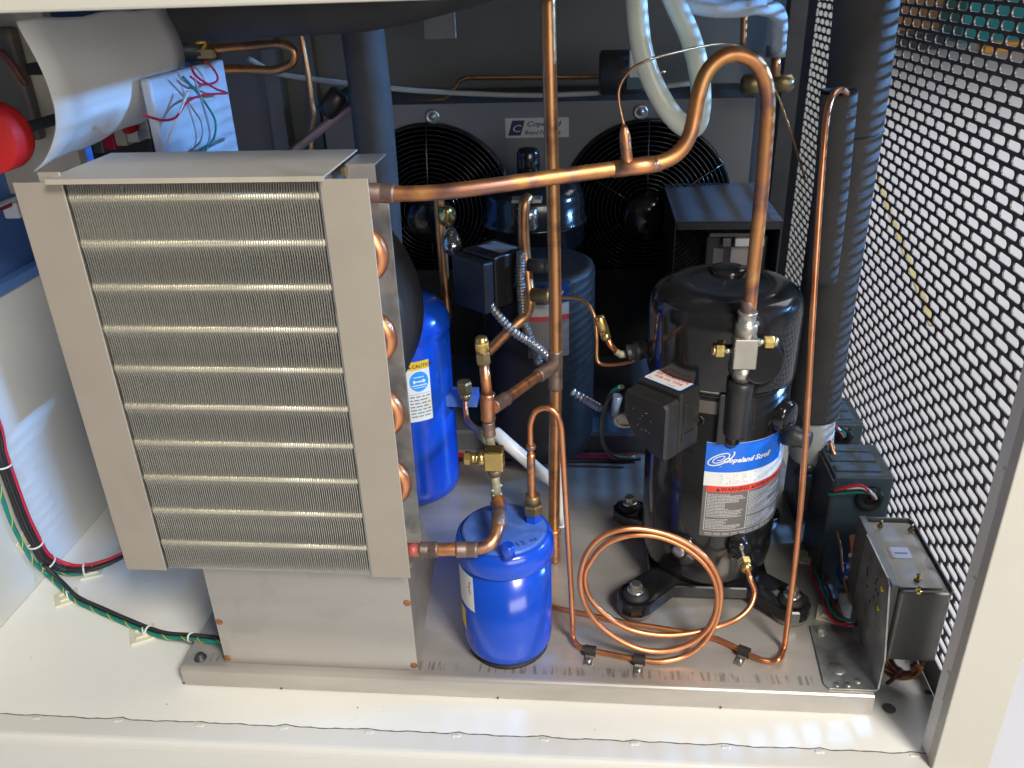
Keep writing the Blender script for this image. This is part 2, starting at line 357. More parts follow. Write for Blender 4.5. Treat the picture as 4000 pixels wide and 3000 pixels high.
# right corner post: painted channel with a turned-in edge
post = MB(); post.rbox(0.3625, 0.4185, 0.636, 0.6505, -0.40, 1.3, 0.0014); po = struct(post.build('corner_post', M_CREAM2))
mb = MB(); mb.box(0.3632, 0.3650, 0.6508, 0.668, 0.002, 1.3); mb.build('turned_edge', M_CREAM, po)
for k in range(9):
    mb = MB(); mb.box(0.3618, 0.3650, 0.6506, 0.656, 0.085+0.12*k, 0.12+0.12*k); mb.build('edge_tab', M_CREAM, po)
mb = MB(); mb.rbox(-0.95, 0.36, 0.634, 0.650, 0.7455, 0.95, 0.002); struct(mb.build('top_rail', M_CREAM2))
mb = MB(); mb.box(-0.95, 0.5, 0.652, YB, 0.93, 0.945); struct(mb.build('cabinet_ceiling', M_GREYWALL))
mb = MB(); mb.box(-0.95, 0.55, YB, YB+0.01, -0.05, 0.95); bw = struct(mb.build('back_wall', M_GREYWALL))
mb = MB(); mb.box(-0.66, -0.63, YB-0.045, YB-0.001, 0.0, 0.93); mb.box(-0.575, -0.560, YB-0.025, YB-0.001, 0.0, 0.93); mb.build('wall_stiffener', M_GREYWALL, bw)
ztop = px(0, 1155, XW).z
mb = MB(); mb.box(XW-0.012, XW, 0.66, YB-0.002, 0.0005, ztop); lp = struct(mb.build('left_partition', M_PART))
mb = MB(); mb.box(XW-0.013, XW+0.004, 0.66, YB-0.003, ztop+0.0005, ztop+0.014); mb.build('ledge_strip', M_BLUELIT, lp)
mb = MB(); mb.box(XW-0.06, XW-0.045, 0.66, YB-0.003, ztop-0.05, 0.93); mb.build('upper_recess_panel', M_BLUELIT, lp)
mb = MB(); mb.box(XW-0.06, XW-0.001, 0.66, YB-0.003, ztop-0.012, ztop-0.001); mb.build('recess_shelf', M_BLUELIT, lp)
# perforated side panel: staggered obround slots, real holes through 1.6 mm sheet
def perforated():
    mb = MB(); pY, pZ, hl, hh, T = 0.0330, 0.0126, 0.0141, 0.0044, 0.0016
    y0, z0 = 0.716, 0.043
    nz = int((0.825 - z0)/pZ); ny = 29
    out = []
    for k in range(7): a = -math.pi/2 + math.pi*k/6; out.append((hl-hh + hh*math.cos(a), hh*math.sin(a)))
    for k in range(7): a = math.pi/2 + math.pi*k/6; out.append((-(hl-hh) + hh*math.cos(a), hh*math.sin(a)))
    n = len(out)
    for j in range(nz):
        for i in range(ny):
            cy = y0 + i*pY + (pY/2 if j % 2 else 0); cz = z0 + j*pZ
            rect = []
            for (a, b) in out:                    # matching point on the cell border
                sc = min((pY/2)/max(1e-6, abs(a)), (pZ/2)/max(1e-6, abs(b)))
                rect.append((a*sc, b*sc))
            for (qa, qb) in ((pY/2, pZ/2), (pY/2, -pZ/2), (-pY/2, pZ/2), (-pY/2, -pZ/2)):
                kk = min(range(n), key=lambda k: (rect[k][0]-qa)**2 + (rect[k][1]-qb)**2); rect[kk] = (qa, qb)
            vs = []
            for xx in (XP, XP+T):
                vs += [(xx, cy+a, cz+b) for a, b in out]; vs += [(xx, cy+a, cz+b) for a, b in rect]
            fs = []
            for k in range(n):
                k2 = (k+1) % n
                fs.append((k, k2, n+k2, n+k)); fs.append((2*n+k, 2*n+k2, 3*n+k2, 3*n+k)); fs.append((k, k2, 2*n+k2, 2*n+k))
            mb.add(vs, fs)
    zt = z0 + (nz-0.5)*pZ; ye = y0 + (ny-0.5)*pY
    mb.box(XP, XP+T, 0.655, ye+0.12, 0.0005, z0-pZ/2)         # solid margins
    mb.box(XP, XP+T, 0.655, ye+0.12, zt, 0.93)
    mb.box(XP, XP+T, ye+pY/2, ye+0.12, z0-pZ/2, zt)
    mb.box(XP, XP+T, 0.655, y0-pY/2-0.0002, z0-pZ/2, zt)
    return mb
pp = struct(perforated().build('perforated_side_panel', M_PERF))
mb = MB(); mb.box(0.352, 0.382, 1.66, 1.70, 0.001, 0.93); struct(mb.build('rear_corner_post', M_DKSTEEL))
# the workshop outside, as far as the slots and the gap beside the post show it
mb = MB(); mb.add([(-6,-6,-0.42),(14,-6,-0.42),(14,16,-0.42),(-6,16,-0.42)], [(0,1,2,3)]); struct(mb.build('workshop_floor', M_OUT))
def wbox(name, label, cat, x0, x1, y0, y1, z0, z1, m, m2, band=0.12):
    t = thing(name, label, cat, ((x0+x1)/2, (y0+y1)/2, z0))
    MB().rbox(x0, x1, y0, y1, z0, z1-band, 0.01).build('body', m, t)
    MB().rbox(x0-0.02, x1+0.02, y0-0.02, y1+0.02, z1-band+0.001, z1, 0.01).build('lid', m2, t)
    return t
def far(u, v): p = pz(u, v, -0.42); return p.x, p.y
x_, y_ = far(3590, 150); wbox('wooden_crate', 'brown wooden crate on the workshop floor seen through the top slots', 'crate', x_-0.5, x_+1.3, y_, y_+1.2, -0.42, 0.75, M_WOOD, M_ORANGE)
x_, y_ = far(3880, 165); wbox('workshop_machine', 'teal machine base with orange skirting seen through the upper right slots', 'machine', x_-0.45, x_+1.6, y_, y_+1.5, -0.42, 0.9, M_TEALM, M_TEALM)
x_, y_ = far(3590, 195); wbox('floor_mat_stack', 'dark low stack on the pale floor outside the slotted panel', 'mat stack', x_-0.5, x_+0.35, y_, y_+0.3, -0.42, -0.20, M_DKSTEEL, M_DKSTEEL, 0.05)
x_, y_ = far(3960, 205); wbox('orange_platform', 'low orange platform in front of the teal machine outside the slots', 'platform', x_-0.35, x_+0.8, y_, y_+0.25, -0.42, -0.30, M_ORANGE, M_ORANGE, 0.04)
mb = MB(); a = pz(3430, 700, -0.416); b = pz(3630, 1230, -0.416); d = (b-a).normalized(); s_ = Vector((-d.y, d.x, 0))*0.012
mb.add([a-d*0.4-s_, b+d*0.1-s_, b+d*0.1+s_, a-d*0.4+s_], [(0,1,2,3)])
tag(mb.build('floor_tape', mat('worn_yellow_tape', (0.50,0.42,0.16), 0.5, var=0.2, vscale=20)), 'yellow tape line on the workshop floor behind the slots', 'tape')
# ================================================================== steel base pan
Z0 = 0.028
PX0, PX1, PYF, PYB = -0.481, 0.3215, 0.706, 1.30
pan = thing('base_pan', 'stainless steel base pan with a folded front edge under the compressor', 'base pan', (-0.08, 1.0, 0))
prof = [(PYB, 0.002), (PYB, Z0-0.001), (PYB-0.001, Z0), (PYF+0.005, Z0), (PYF+0.0028, Z0-0.0007), (PYF+0.001, Z0-0.0024), (PYF, Z0-0.005), (PYF-0.0005, 0.001), (PYF+0.001, 0.001), (PYF+0.0015, Z0-0.006), (PYF+0.006, Z0-0.002), (PYB-0.002, Z0-0.002), (PYB-0.002, 0.002)]
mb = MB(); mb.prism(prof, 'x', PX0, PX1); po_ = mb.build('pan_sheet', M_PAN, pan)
mb = MB(); mb.lathe([(0.0075,0),(0.0075,0.0012),(0.005,0.002),(0.005,0.006),(0.003,0.0075),(0,0.0078)], (-0.462, 0.722, Z0), (0,0,1), 16); mb.build('pan_screw', M_DKSTEEL, pan)
for (x, z, y) in ((PX0+0.0005, 0.004, PYF-0.0006), (-0.36, 0.002, PYF-0.0007), (-0.10, 0.002, PYF-0.0007), (0.155, 0.002, PYF-0.0007)):
    mb = MB(); mb.lathe([(0.0016,0),(0.0014,0.0006),(0,0.0008)], (x, y, z), (0,-1,0), 8); mb.build('rust_spot', M_RUST, pan)
# ================================================================== finned coil and its stand
CYF = 0.700
ZB, ZT = 0.180, 0.6065
coil = thing('finned_coil', 'tall finned heat exchanger coil in a grey metal casing on a steel stand', 'coil', (-0.345, 0.74, ZB))
for x0, x1 in ((-0.5065, -0.4605), (-0.2295, -0.187)):
    MB().rbox(x0, x1, CYF, CYF+0.0016, ZB-0.001, ZT+0.001, 0.0006, seg=1).build('front_flange', M_FLANGE, coil)
for x0, x1 in ((-0.4625, -0.4605), (-0.2312, -0.2296)):
    MB().box(x0, x1, CYF+0.0018, 0.779, ZB, ZT).build('end_plate', M_GALV, coil)
MB().rbox(-0.2295, -0.190, 0.779, 0.7806, ZB-0.03, ZT-0.028, 0.0006, seg=1).build('rear_flange', M_GALV, coil)
MB().rbox(-0.5055, -0.4605, 0.779, 0.7806, ZB, ZT-0.004, 0.0006, seg=1).build('rear_flange', M_GALV, coil)
# top cover plate with its folded front lip
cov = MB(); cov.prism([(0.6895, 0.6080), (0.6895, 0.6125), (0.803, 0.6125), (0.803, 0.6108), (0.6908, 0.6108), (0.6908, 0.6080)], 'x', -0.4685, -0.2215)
co_ = cov.build('top_cover', mat('lit_cover_sheet', (0.56, 0.51, 0.43), 0.42, metal=0.3, var=0.05, vscale=10, dirt=(0.46,0.41,0.34), dscale=12), coil)  # same sheet as the flanges, light on the top put into a paler colour
MB().rbox(py(150,690,0.7045).x, py(238,690,0.7045).x, 0.7035, 0.7055, 0.598, py(190,672,0.7045).z, 0.0006, seg=1).build('corner_tab', M_FLANGE, coil)
cl = MB(); cl.prism([(0.7535, 0.566), (0.7535, 0.607), (0.7550, 0.6085), (0.800, 0.6085), (0.800, 0.6070), (0.7552, 0.6070), (0.7552, 0.566)], 'x', -0.221, -0.1935); cl.build('corner_clip', M_STEEL, coil)
MB().box(-0.2218, -0.2185, 0.742, 0.803, 0.600, 0.6075).build('cover_edge', M_BRASSD, coil)
# fins: shared thin meshes, slightly bent
tz = []
for v in (428, 526, 622, 714, 798, 882, 961, 1037, 1107, 1178):
    u = {428: 300, 526: 340, 622: 370, 714: 400, 798: 430, 882: 450, 961: 470, 1037: 490, 1107: 510, 1178: 530}[v]
    tz.append(py(u*1.8083, v*1.8083, 0.703).z)
pitch = (tz[0]-tz[-1])/9; tz = [tz[-1] + pitch*(9-i) for i in range(10)]
TZ = tz
def fin_mesh(seed):
    rnd = random.Random(seed); mb = MB(); vs = []; fs = []; h = 0.00028
    zs = [ZB+0.001, 0.6053]
    for t in TZ: zs += [t-0.012, t-0.0075, t-0.0045, t-0.002, t+0.002, t+0.0045, t+0.0075, t+0.012]
    zs = sorted(z for z in zs if ZB+0.0009 < z < 0.6054); wob = 0.0
    for z in zs:
        d = min(abs(z-t) for t in TZ); wob = wob*0.7 + rnd.uniform(-0.00010, 0.00010)
        o = wob - 0.0012*math.exp(-(d/0.0058)**2)      # front edge folded over beside each tube
        vs += [(o-h, 0.7022, z), (o+h, 0.7022, z), (h, 0.7052, z), (h, 0.771, z), (-h, 0.771, z), (-h, 0.7052, z)]
    for j in range(len(zs)-1):
        for k in range(6): fs.append((6*j+k, 6*j+(k+1) % 6, 6*j+6+(k+1) % 6, 6*j+6+k))
    mb.add(vs, fs); return mb
fm = []
nf = 97
for i in range(nf):
    x = -0.4575 + (-0.2335+0.4575)*i/(nf-1)
    if len(fm) < 5:
        o = fin_mesh(i).build('fin', M_FIN, coil); fm.append(o.data)
    else:
        o = bpy.data.objects.new('fin', fm[random.randrange(5)]); COL.objects.link(o); o.parent = coil; o.matrix_parent_inverse = parent_inv(coil)
    o.location.x = x + random.uniform(-0.00012, 0.00012)
for z in tz:
    MB().tube([(-0.4600, 0.7064, z), (-0.2320, 0.7064, z)], 0.0038, 14).build('tube', M_TUBEAL, coil)
mb = MB(); mb.box(-0.460, -0.2318, 0.7722, 0.778, ZB, ZT); mb.build('shade_backing', M_RUBBER, coil)  # added black sheet, stands in for the shade between the fins
for k in range(5):
    z = (tz[2*k+1] + tz[2*k+2])/2 if 2*k+2 < 10 else tz[9]-0.012
    z1 = tz[2*k+1]; z2 = z1 - pitch*0.98 if k < 4 else z1 - pitch*0.5
    pts = [( -0.2300, 0.7215, z1), (-0.214, 0.7215, z1)]
    if k == 4: continue
    zc = (z1+z2)/2; rr = (z1-z2)/2
    pts = [(-0.2300, 0.735, z1), (-0.212, 0.735, z1)] + [(-0.212 + 0.0190*math.sin(math.pi*j/12), 0.735, zc + rr*math.cos(math.pi*j/12)) for j in range(1, 12)] + [(-0.212, 0.735, z2), (-0.2300, 0.735, z2)]
    MB().tube(pts, 0.0095, 16).build('return_bend', M_CU, coil)
# dents where two fins are folded over near the top
MB().box(-0.4085, -0.4060, 0.7012, 0.7030, 0.598, 0.6035).build('bent_fin', M_ZINC, coil)
# stand
st = thing('coil_stand', 'folded stainless stand plate with rusty spot welds holding up the coil', 'stand', (-0.31, 0.74, Z0))
MB().rbox(-0.4285, -0.1945, 0.7165, 0.7185, Z0+0.0005, ZB-0.0015, 0.0006, seg=1).build('front_plate', M_STEEL, st)
for x in (-0.1965, -0.4283):
    MB().prism([(0.719, Z0+0.002), (0.728, Z0+0.002), (0.860, 0.080), (0.860, 0.096), (0.800, ZB-0.003), (0.719, ZB-0.003)], 'x', x, x+0.0018).build('side_gusset', M_STEEL, st)
MB().rbox(-0.44, -0.19, 0.7192, 0.802, ZB-0.0028, ZB-0.0014, 0.0004, seg=1).build('top_flange', M_STEEL, st)
for x, z in ((-0.1985, 0.130), (-0.1985, 0.036), (-0.424, 0.092), (-0.4245, 0.036)):
    MB().lathe([(0.0046,0),(0.0040,0.0005),(0.0022,0.0009),(0,0.0010)], (x, 0.7165, z), (0,-1,0), 12).build('spot_weld', M_RUST, st)
for z in (0.060, 0.125):
    MB().lathe([(0.003,0),(0.0022,0.0008),(0,0.001)], (-0.1947, 0.735+(z-0.03)*2.2 if z < 0.1 else 0.80, z), (1,0,0), 10).build('spot_weld', M_RUST, st)
# fan shroud behind the coil
fs_ = thing('fan_shroud', 'round black fan shroud standing behind the finned coil', 'fan shroud', (-0.335, 0.83, 0.42))
mb = MB(); mb.lathe([(0.120,-0.03),(0.138,-0.03),(0.141,-0.02),(0.143,0.0),(0.143,0.06),(0.139,0.062),(0.136,0.0),(0.118,-0.024)], (-0.332, 0.835, 0.420), (0,1,0), 56); mb.build('ring', M_BLACKP, fs_)
MB().box(-0.46, -0.235, 0.784, 0.803, 0.20, 0.60).build('mounting_plate', M_DKSTEEL, fs_)
mb = MB(); mb.lathe([(0.0045,0),(0.0045,0.002),(0.002,0.004),(0,0.0042)], (-0.210, 0.8045, 0.452), (0,-1,0), 12); mb.build('screw', M_DKSTEEL, fs_)
# ================================================================== scroll compressor
KX, KY = 0.1585, 0.927
comp = thing('scroll_compressor', 'large glossy black scroll compressor with a blue and white label', 'compressor', (KX, KY, Z0))
RB = 0.0838
mb = MB(); mb.lathe([(0.060,0.052),(0.070,0.053),(0.077,0.058),(0.0815,0.068),(RB,0.085),(RB,0.372)], (KX,KY,0), (0,0,1), 72); body = mb.build('shell', M_BLACK, comp)
mb = MB(); mb.lathe([(RB+0.0004,0.330),(0.0866,0.3305),(0.0872,0.333),(0.0872,0.405),(0.0865,0.412),(0.0845,0.420),(0.0805,0.4265),(0.074,0.4310),(0.060,0.4350),(0.048,0.4360),(0.044,0.4345),(0.040,0.4335),(0.020,0.4345),(0,0.4348)], (KX,KY,0), (0,0,1), 72); cap = mb.build('top_cap', M_BLACK, comp)
mb = MB(); mb.lathe([(0.021,0.431),(0.021,0.4375),(0.0185,0.4392),(0.010,0.4400),(0,0.4402)], (KX+0.006,KY+0.036,0), (0,0,1), 28); mb.build('cap_boss', M_BLACK, cap)
mb = MB(); mb.lathe([(0.0848,0.3265),(0.0862,0.3280),(0.0862,0.3295),(0.0848,0.3303)], (KX,KY,0), (0,0,1), 72); mb.build('weld_bead', M_BLACK, comp)
mb = MB()
vsx = []; a0, a1 = R(-112), R(-96)
patch(mb, on_cyl(KX, KY, 0.08735, a0, 0), 0, 0.02, 0.334, 0.3352, 6); mb.build('bright_strip', M_GALV, cap)  # thin bright strip along the cap rim
# mounting feet: pressed black plate, four lobes, grommets, bolts
def star():
    pts = []
    for k in range(4):
        a = math.pi/4 + k*math.pi/2
        c = Vector((math.cos(a), math.sin(a)))*0.1345; t = Vector((-math.sin(a), math.cos(a)))
        for j in range(7):
            b = a - R(90) + R(180)*j/6; pts.append((c.x + 0.024*math.cos(b), c.y + 0.024*math.sin(b)))
        n = Vector((math.cos(a+math.pi/4), math.sin(a+math.pi/4)))
        for q in (-0.045, -0.022, 0.0, 0.022, 0.045):
            tt = Vector((-n.y, n.x)); d = 0.076 + 0.000*abs(q); pts.append((n.x*d + tt.x*q, n.y*d + tt.y*q))
    return pts
S = star(); KF = 0.0335 + 0.0195
mb = MB(); n = len(S); vs = []; fs = []
for (sc, z) in ((1.0, KF-0.016), (1.0, KF-0.002), (0.985, KF), (0.90, KF-0.001), (0.72, KF+0.004), (0.45, KF+0.006)):
    vs += [(KX+p[0]*sc, KY+p[1]*sc, z) for p in S]
for l in range(5):
    for k in range(n): fs.append((l*n+k, l*n+(k+1) % n, (l+1)*n+(k+1) % n, (l+1)*n+k))
mb.add(vs, fs, False); mb.build('foot_plate', M_BLACK, comp)
for k in range(4):
    a = math.pi/4 + k*math.pi/2; x = KX + 0.1345*math.cos(a); y = KY + 0.1345*math.sin(a)
    MB().lathe([(0.0205,Z0),(0.0225,Z0+0.003),(0.0225,KF-0.006),(0.020,KF-0.0165+0.0145),(0.0,KF-0.002)], (x,y,0), (0,0,1), 28).build('grommet', M_GREYRUB, comp)
    MB().lathe([(0.0165,KF),(0.0165,KF+0.003),(0.013,KF+0.006),(0.011,KF+0.0075)], (x,y,0), (0,0,1), 24).build('bushing', M_RUBBER, comp)
    b_ = MB().lathe([(0.0105,KF+0.0076),(0.0108,KF+0.009),(0.0095,KF+0.0102),(0.0085,KF+0.0104)], (x,y,0), (0,0,1), 20).hexa((x,y,KF+0.0104), (0,0,1), 0.0078, 0.0085).build('bolt', M_ZINC, comp)
# nameplate label wrapped on the shell
A0 = R(-104.5); ARC = RB*R(91)
f0 = on_cyl(KX, KY, RB+0.0005, A0, 0); f1 = on_cyl(KX, KY, RB+0.0007, A0, 0); f2 = on_cyl(KX, KY, RB+0.0009, A0, 0); f3 = on_cyl(KX, KY, RB+0.0011, A0, 0)
lz0, lz1 = 0.1385, 0.2695
mb = MB(); patch(mb, f0, 0, ARC, lz0, lz1, 32); lab = mb.build('nameplate', M_WHITE, comp)
mb = MB(); patch(mb, f1, 0, ARC*0.79, 0.2300, lz1-0.0003, 24); mb.build('blue_field', M_LBLUE, lab)
mb = MB(); patch(mb, f1, 0, ARC, lz0, 0.2105, 32); mb.build('grey_field', M_GREYINK, lab)
mb = MB(); patch(mb, f2, 0.004, ARC-0.006, 0.2022, 0.2110, 32); mb.build('red_band', M_RED, lab)
mb = MB()                                          # white frame lines of the warning text
gx0, gx1, gm, gzb = 0.004, ARC-0.006, 0.0545, 0.1475
for (x0, x1, z0, z1) in ((gx0, gx0+0.0010, gzb, 0.2022), (gx1-0.0009, gx1, gzb, 0.2022), (gm, gm+0.0010, gzb, 0.2022), (gx0, gx1, gzb, gzb+0.0009)):
    patch(mb, f2, x0, x1, z0, z1, 24 if x1-x0 > 0.01 else 1)
mb.build('frame_line', M_PALEINK, lab)
mb = MB(); rnd = random.Random(3)
for (xa, xb) in ((gx0+0.002, gm-0.0015), (gm+0.0022, gx1-0.002)):
    z = 0.1995; k = 0
    while z > gzb+0.002:
        ln = (xb-xa)*(rnd.choice((0.45, 0.55, 0.9, 0.97, 0.93, 0.8, 0.88)))
        if k != 16:
            x = xa
            while x < xa+ln-0.001:
                wd = rnd.uniform(0.0018, 0.0060); patch(mb, f2, x, min(x+wd, xa+ln), z-0.00105, z, 2); x += wd + 0.0005
        z -= 0.0021; k += 1
for i in range(9): patch(mb, f2, 0.006+i*0.0105, 0.0145+i*0.0105, 0.1432, 0.1440, 2); patch(mb, f2, 0.006+i*0.0105, 0.0145+i*0.0105, 0.1410, 0.1418, 2)
mb.build('small_print', M_PALEINK, lab)
mb = MB(); letter(mb, f3, 'WARNING', 0.0072, 0.0205, 0.2042, bold=0.00012); letter(mb, f3, 'AVERTISSEMENT', 0.0068, gm+0.0085, 0.2043, bold=0.0001)
for x in (0.0150, gm+0.0035): mb.add([f3(x, 0.2040), f3(x+0.0050, 0.2040), f3(x+0.0025, 0.2090)], [(0,1,2)])
mb.build('warning_lettering', M_INK, lab)
mb = MB(); letter(mb, f2, 'opeland Scroll', 0.0092, 0.0262, 0.2437, shear=0.35, bold=0.00035, cw=1.02); letter(mb, f2, 'C', 0.0092, 0.0198, 0.2437, shear=0.35, bold=0.0003); letter(mb, f2, 'TM', 0.002, 0.0165, 0.2375)
def ribbon(fn, pts, wdt):
    vs = []; fs = []
    for i, p in enumerate(pts):
        a = Vector(pts[max(0, i-1)]); b = Vector(pts[min(len(pts)-1, i+1)]); d = (b-a); d = Vector((-d.y, d.x)).normalized() if d.length else Vector((0,1))
        ww = wdt(i/(len(pts)-1)); q = Vector(p); vs += [fn(*(q+d*ww)), fn(*(q-d*ww))]
    for i in range(len(pts)-1): fs.append((2*i, 2*i+2, 2*i+3, 2*i+1))
    return vs, fs
sp = []
for i in range(70):
    t = i/69; a = R(200) + t*R(360*2.55); r = 0.0022 + 0.0118*t
    x = r*math.cos(a)*1.12; y = r*math.sin(a)*0.72; sp.append((0.0165 + x + 0.45*y, 0.2485 + y + 0.30*x))
v_, f_ = ribbon(f2, sp, lambda t: 0.00045+0.00035*t); mb.add(v_, f_)
mb.build('white_lettering', M_WHITE, lab)
mb = MB()
rnd = random.Random(11)
for (x0, x1) in ((0.017, 0.034), (0.035, 0.046)):
    for z in (0.2130, 0.2278): patch(mb, f1, x0, x1, z, z+0.0002, 3)
    for x in (x0, x1): patch(mb, f1, x, x+0.0002, 0.2130, 0.2278)
for x in (0.019, 0.021, 0.026, 0.0295, 0.037, 0.0395, 0.0475, 0.0505, 0.055, 0.061, 0.067, 0.080, 0.090):
    for k in range(rnd.randint(1, 4)):
        z = rnd.uniform(0.2140, 0.2265); patch(mb, f1, x, x+rnd.uniform(0.0012, 0.0026), z, z+rnd.uniform(0.0008, 0.0016), 2)
for k in range(6):
    z = 0.235 + k*0.0052; patch(mb, f1, ARC*0.83, ARC*0.83+rnd.uniform(0.006, 0.011), z, z+0.0012, 3)
mb.build('grey_print', M_PALEINK, lab)
# terminal box on the front left of the shell
ez = Vector((0,0,1)); nb = nrm((-0.68,-0.73,0)); tb = Vector((-nb.y, nb.x, 0))
tb = -tb if tb.x < 0 else tb                       # runs to the right along the box front
Pc = Vector((0.0985, 0.866, 0))                    # on the shell
TZ0, TZ1 = 0.276, 0.341
def tm(zoff=0): return Matrix(((tb.x, nb.x, 0, Pc.x), (tb.y, nb.y, 0, Pc.y), (0, 0, 1, 0), (0,0,0,1)))
TM = tm(); hw = 0.0315
MB().rbox(-hw, hw, -0.012, 0.0285, TZ0-0.012, TZ1, 0.003, TM).build('terminal_box_base', M_BLACKP, comp)
mb = MB()
o = [(-hw+0.001, TZ1-0.010), (-hw+0.004, TZ1-0.0065), (hw-0.004, TZ1-0.0065), (hw, TZ1-0.010), (hw, TZ0-0.0105), (hw-0.004, TZ0-0.0135), (hw*0.35, TZ0-0.010), (-hw*0.55, TZ0+0.008), (-hw+0.001, TZ0+0.028)]
vs = []; n = len(o)
for (d, sc) in ((0.0300, 1.0), (0.0480, 1.0), (0.0515, 0.93)):
    for (x, z) in o: vs.append(TM @ Vector((x*sc, d, (z-0.305)*sc+0.305)))
mb.add(vs, [tuple(range(2*n, 3*n))] + [(l*n+k, l*n+(k+1) % n, (l+1)*n+(k+1) % n, (l+1)*n+k) for l in range(2) for k in range(n)] + [tuple(range(n))])
tbc = mb.build('terminal_box_cover', M_BLACKP, comp)
mb = MB(); rnd = random.Random(5)
for k in range(14): mb.lathe([(0.0004,0),(0,0.0003)], TM @ Vector((rnd.uniform(-0.026,0.012), 0.05155, rnd.uniform(0.290,0.318))), nb, 6)
mb.build('dust_speck', M_PALEINK, tbc)
for x0, x1, z0, z1 in ((0.2, 0.6, 0.30, 0.325), (0.25, 0.7, 0.278, 0.288)):
    MB().rbox(hw, hw+0.0014, -0.008+0.03*x0, 0.026*x1+0.004, z0, z1, 0.0006, TM, 1).build('side_rib', M_BLACKP, comp)
sm = TM @ Matrix.Translation((0, 0.0085, TZ1)) @ Matrix.Rotation(math.pi, 4, 'Z') @ Matrix.Rotation(0, 4, 'X')
# sticker lies on top of the box: local x along the box front, local y away from it
SMx = Matrix(((tb.x, -nb.x, 0, 0), (tb.y, -nb.y, 0, 0), (0, 0, 1, 0), (0,0,0,1)))
org = Pc + nb*0.0105 + Vector((0,0,TZ1)); SMx.translation = org
def rrect(x0, x1, y0, y1, r):
    P = []
    for (cx, cy, a) in ((x1-r, y0+r, -90), (x1-r, y1-r, 0), (x0+r, y1-r, 90), (x0+r, y0+r, 180)):
        for k in range(5): b = R(a + 22.5*k); P.append((cx + r*math.cos(b), cy + r*math.sin(b)))
    return P
def flat(mb, fn, pts): mb.add([fn(*p) for p in pts], [tuple(range(len(pts)))])
mb = MB(); flat(mb, on_plane(SMx, 0.0003), rrect(-0.0265, 0.0265, -0.0130, 0.0155, 0.003)); stk = mb.build('oil_sticker', M_LBLUE, comp)
mb = MB(); flat(mb, on_plane(SMx, 0.0005), rrect(-0.0255, 0.0255, -0.0122, 0.0146, 0.003)); mb.build('sticker_face', M_WHITE, stk)
mb = MB(); fnp = on_plane(SMx, 0.0007)
letter(mb, fnp, 'SEE NAMEPLATE', 0.0062, 0, 0.0058, align='CENTER', bold=0.00018); letter(mb, fnp, 'FOR OIL TYPE', 0.0062, 0, -0.0022, align='CENTER', bold=0.00018)
patch(mb, fnp, -0.022, -0.017, -0.009, -0.0080); patch(mb, fnp, 0.004, 0.016, -0.009, -0.0082); mb.build('red_lettering', M_RED, stk)
# faint stamped tag strip above the box
mb = MB(); fa = on_cyl(KX, KY, 0.0843, R(-124), 0); patch(mb, fa, 0, 0.012, 0.309, 0.325, 4); patch(mb, fa, 0.0135, 0.044, 0.306, 0.322, 8); mb.build('faded_tag', mat('faded_tag', (0.10,0.085,0.075), 0.5), comp)
# side boss and large round fitting boss on the right of the shell
def cpos(aDeg, r, z): return Vector((KX + r*math.cos(R(aDeg)), KY + r*math.sin(R(aDeg)), z))
ax = Vector((math.cos(R(-66)), math.sin(R(-66)), 0))
MB().lathe([(0.033,-0.02),(0.033,0.006),(0.030,0.009),(0.024,0.0095),(0.0235,0.022),(0.021,0.0225)], cpos(-72, 0.078, 0.372), nrm((0.2,-1,0.15)), 40).build('valve_boss', M_BLACK, comp)
MB().lathe([(0.020,-0.02),(0.020,0.012),(0.017,0.016),(0.010,0.018),(0,0.0185)], cpos(-38, 0.080, 0.290), nrm((0.75,-0.65,0)), 28).build('suction_boss', M_BLACK, comp)
MB().lathe([(0.013,0),(0.013,0.014),(0.011,0.017),(0.0105,0.030)], cpos(-33, 0.088, 0.262), nrm((0.85,-0.5,0)), 24).build('suction_stub', M_DKSTEEL, comp)
MB().lathe([(0.0215,-0.03),(0.0215,0.010),(0.019,0.0135),(0.012,0.0145),(0.0115,0.016),(0.0085,0.0165),(0,0.017)], cpos(-118, 0.078, 0.112), nrm((-0.45,-0.85,0.12)), 28).build('sight_boss', M_BLACK, comp)
MB().lathe([(0.0080,0),(0.0075,0.002),(0.0030,0.0026),(0,0.0026)], cpos(-118, 0.078, 0.112) + nrm((-0.45,-0.85,0.12))*0.0165, nrm((-0.45,-0.85,0.12)), 20).build('sight_glass', M_GALV, comp)
MB().tube([cpos(-86, 0.0855, 0.345), cpos(-86, 0.0835, 0.274), cpos(-86, 0.0760, 0.268)], 0.0105, 18).build('discharge_tube', M_BLACK, comp)
MB().rbox(-0.0065, 0.0065, -0.004, 0.005, 0.2705, 0.335, 0.002, Matrix.Translation(cpos(-94, 0.086, 0)) ).build('stiffening_rib', M_BLACK, comp)
MB().lathe([(0.0065,0),(0.0065,0.002),(0.005,0.0025),(0.0045,0.001),(0,0.001)], cpos(-112, 0.0835, 0.296), nrm((-0.37,-0.93,0)), 18).build('rivet', M_BLACK, comp)
# oil line fitting at the bottom
oa = nrm((0.18,-0.93,-0.30)); ob = cpos(-72, 0.080, 0.128)
MB().lathe([(0.013,-0.02),(0.0145,0.006),(0.0145,0.014),(0.012,0.019),(0.007,0.020),(0.007,0.028)], ob, oa, 24).build('oil_port', M_BLACK, comp)
of = ob + oa*0.028
MB().hexa(of, oa, 0.0085, 0.009).lathe([(0.0068,0.009),(0.0072,0.011),(0.0072,0.014),(0.0048,0.0165)], of, oa, 20).build('oil_port_nut', M_BRASS, comp)
OILPORT = of + oa*0.015
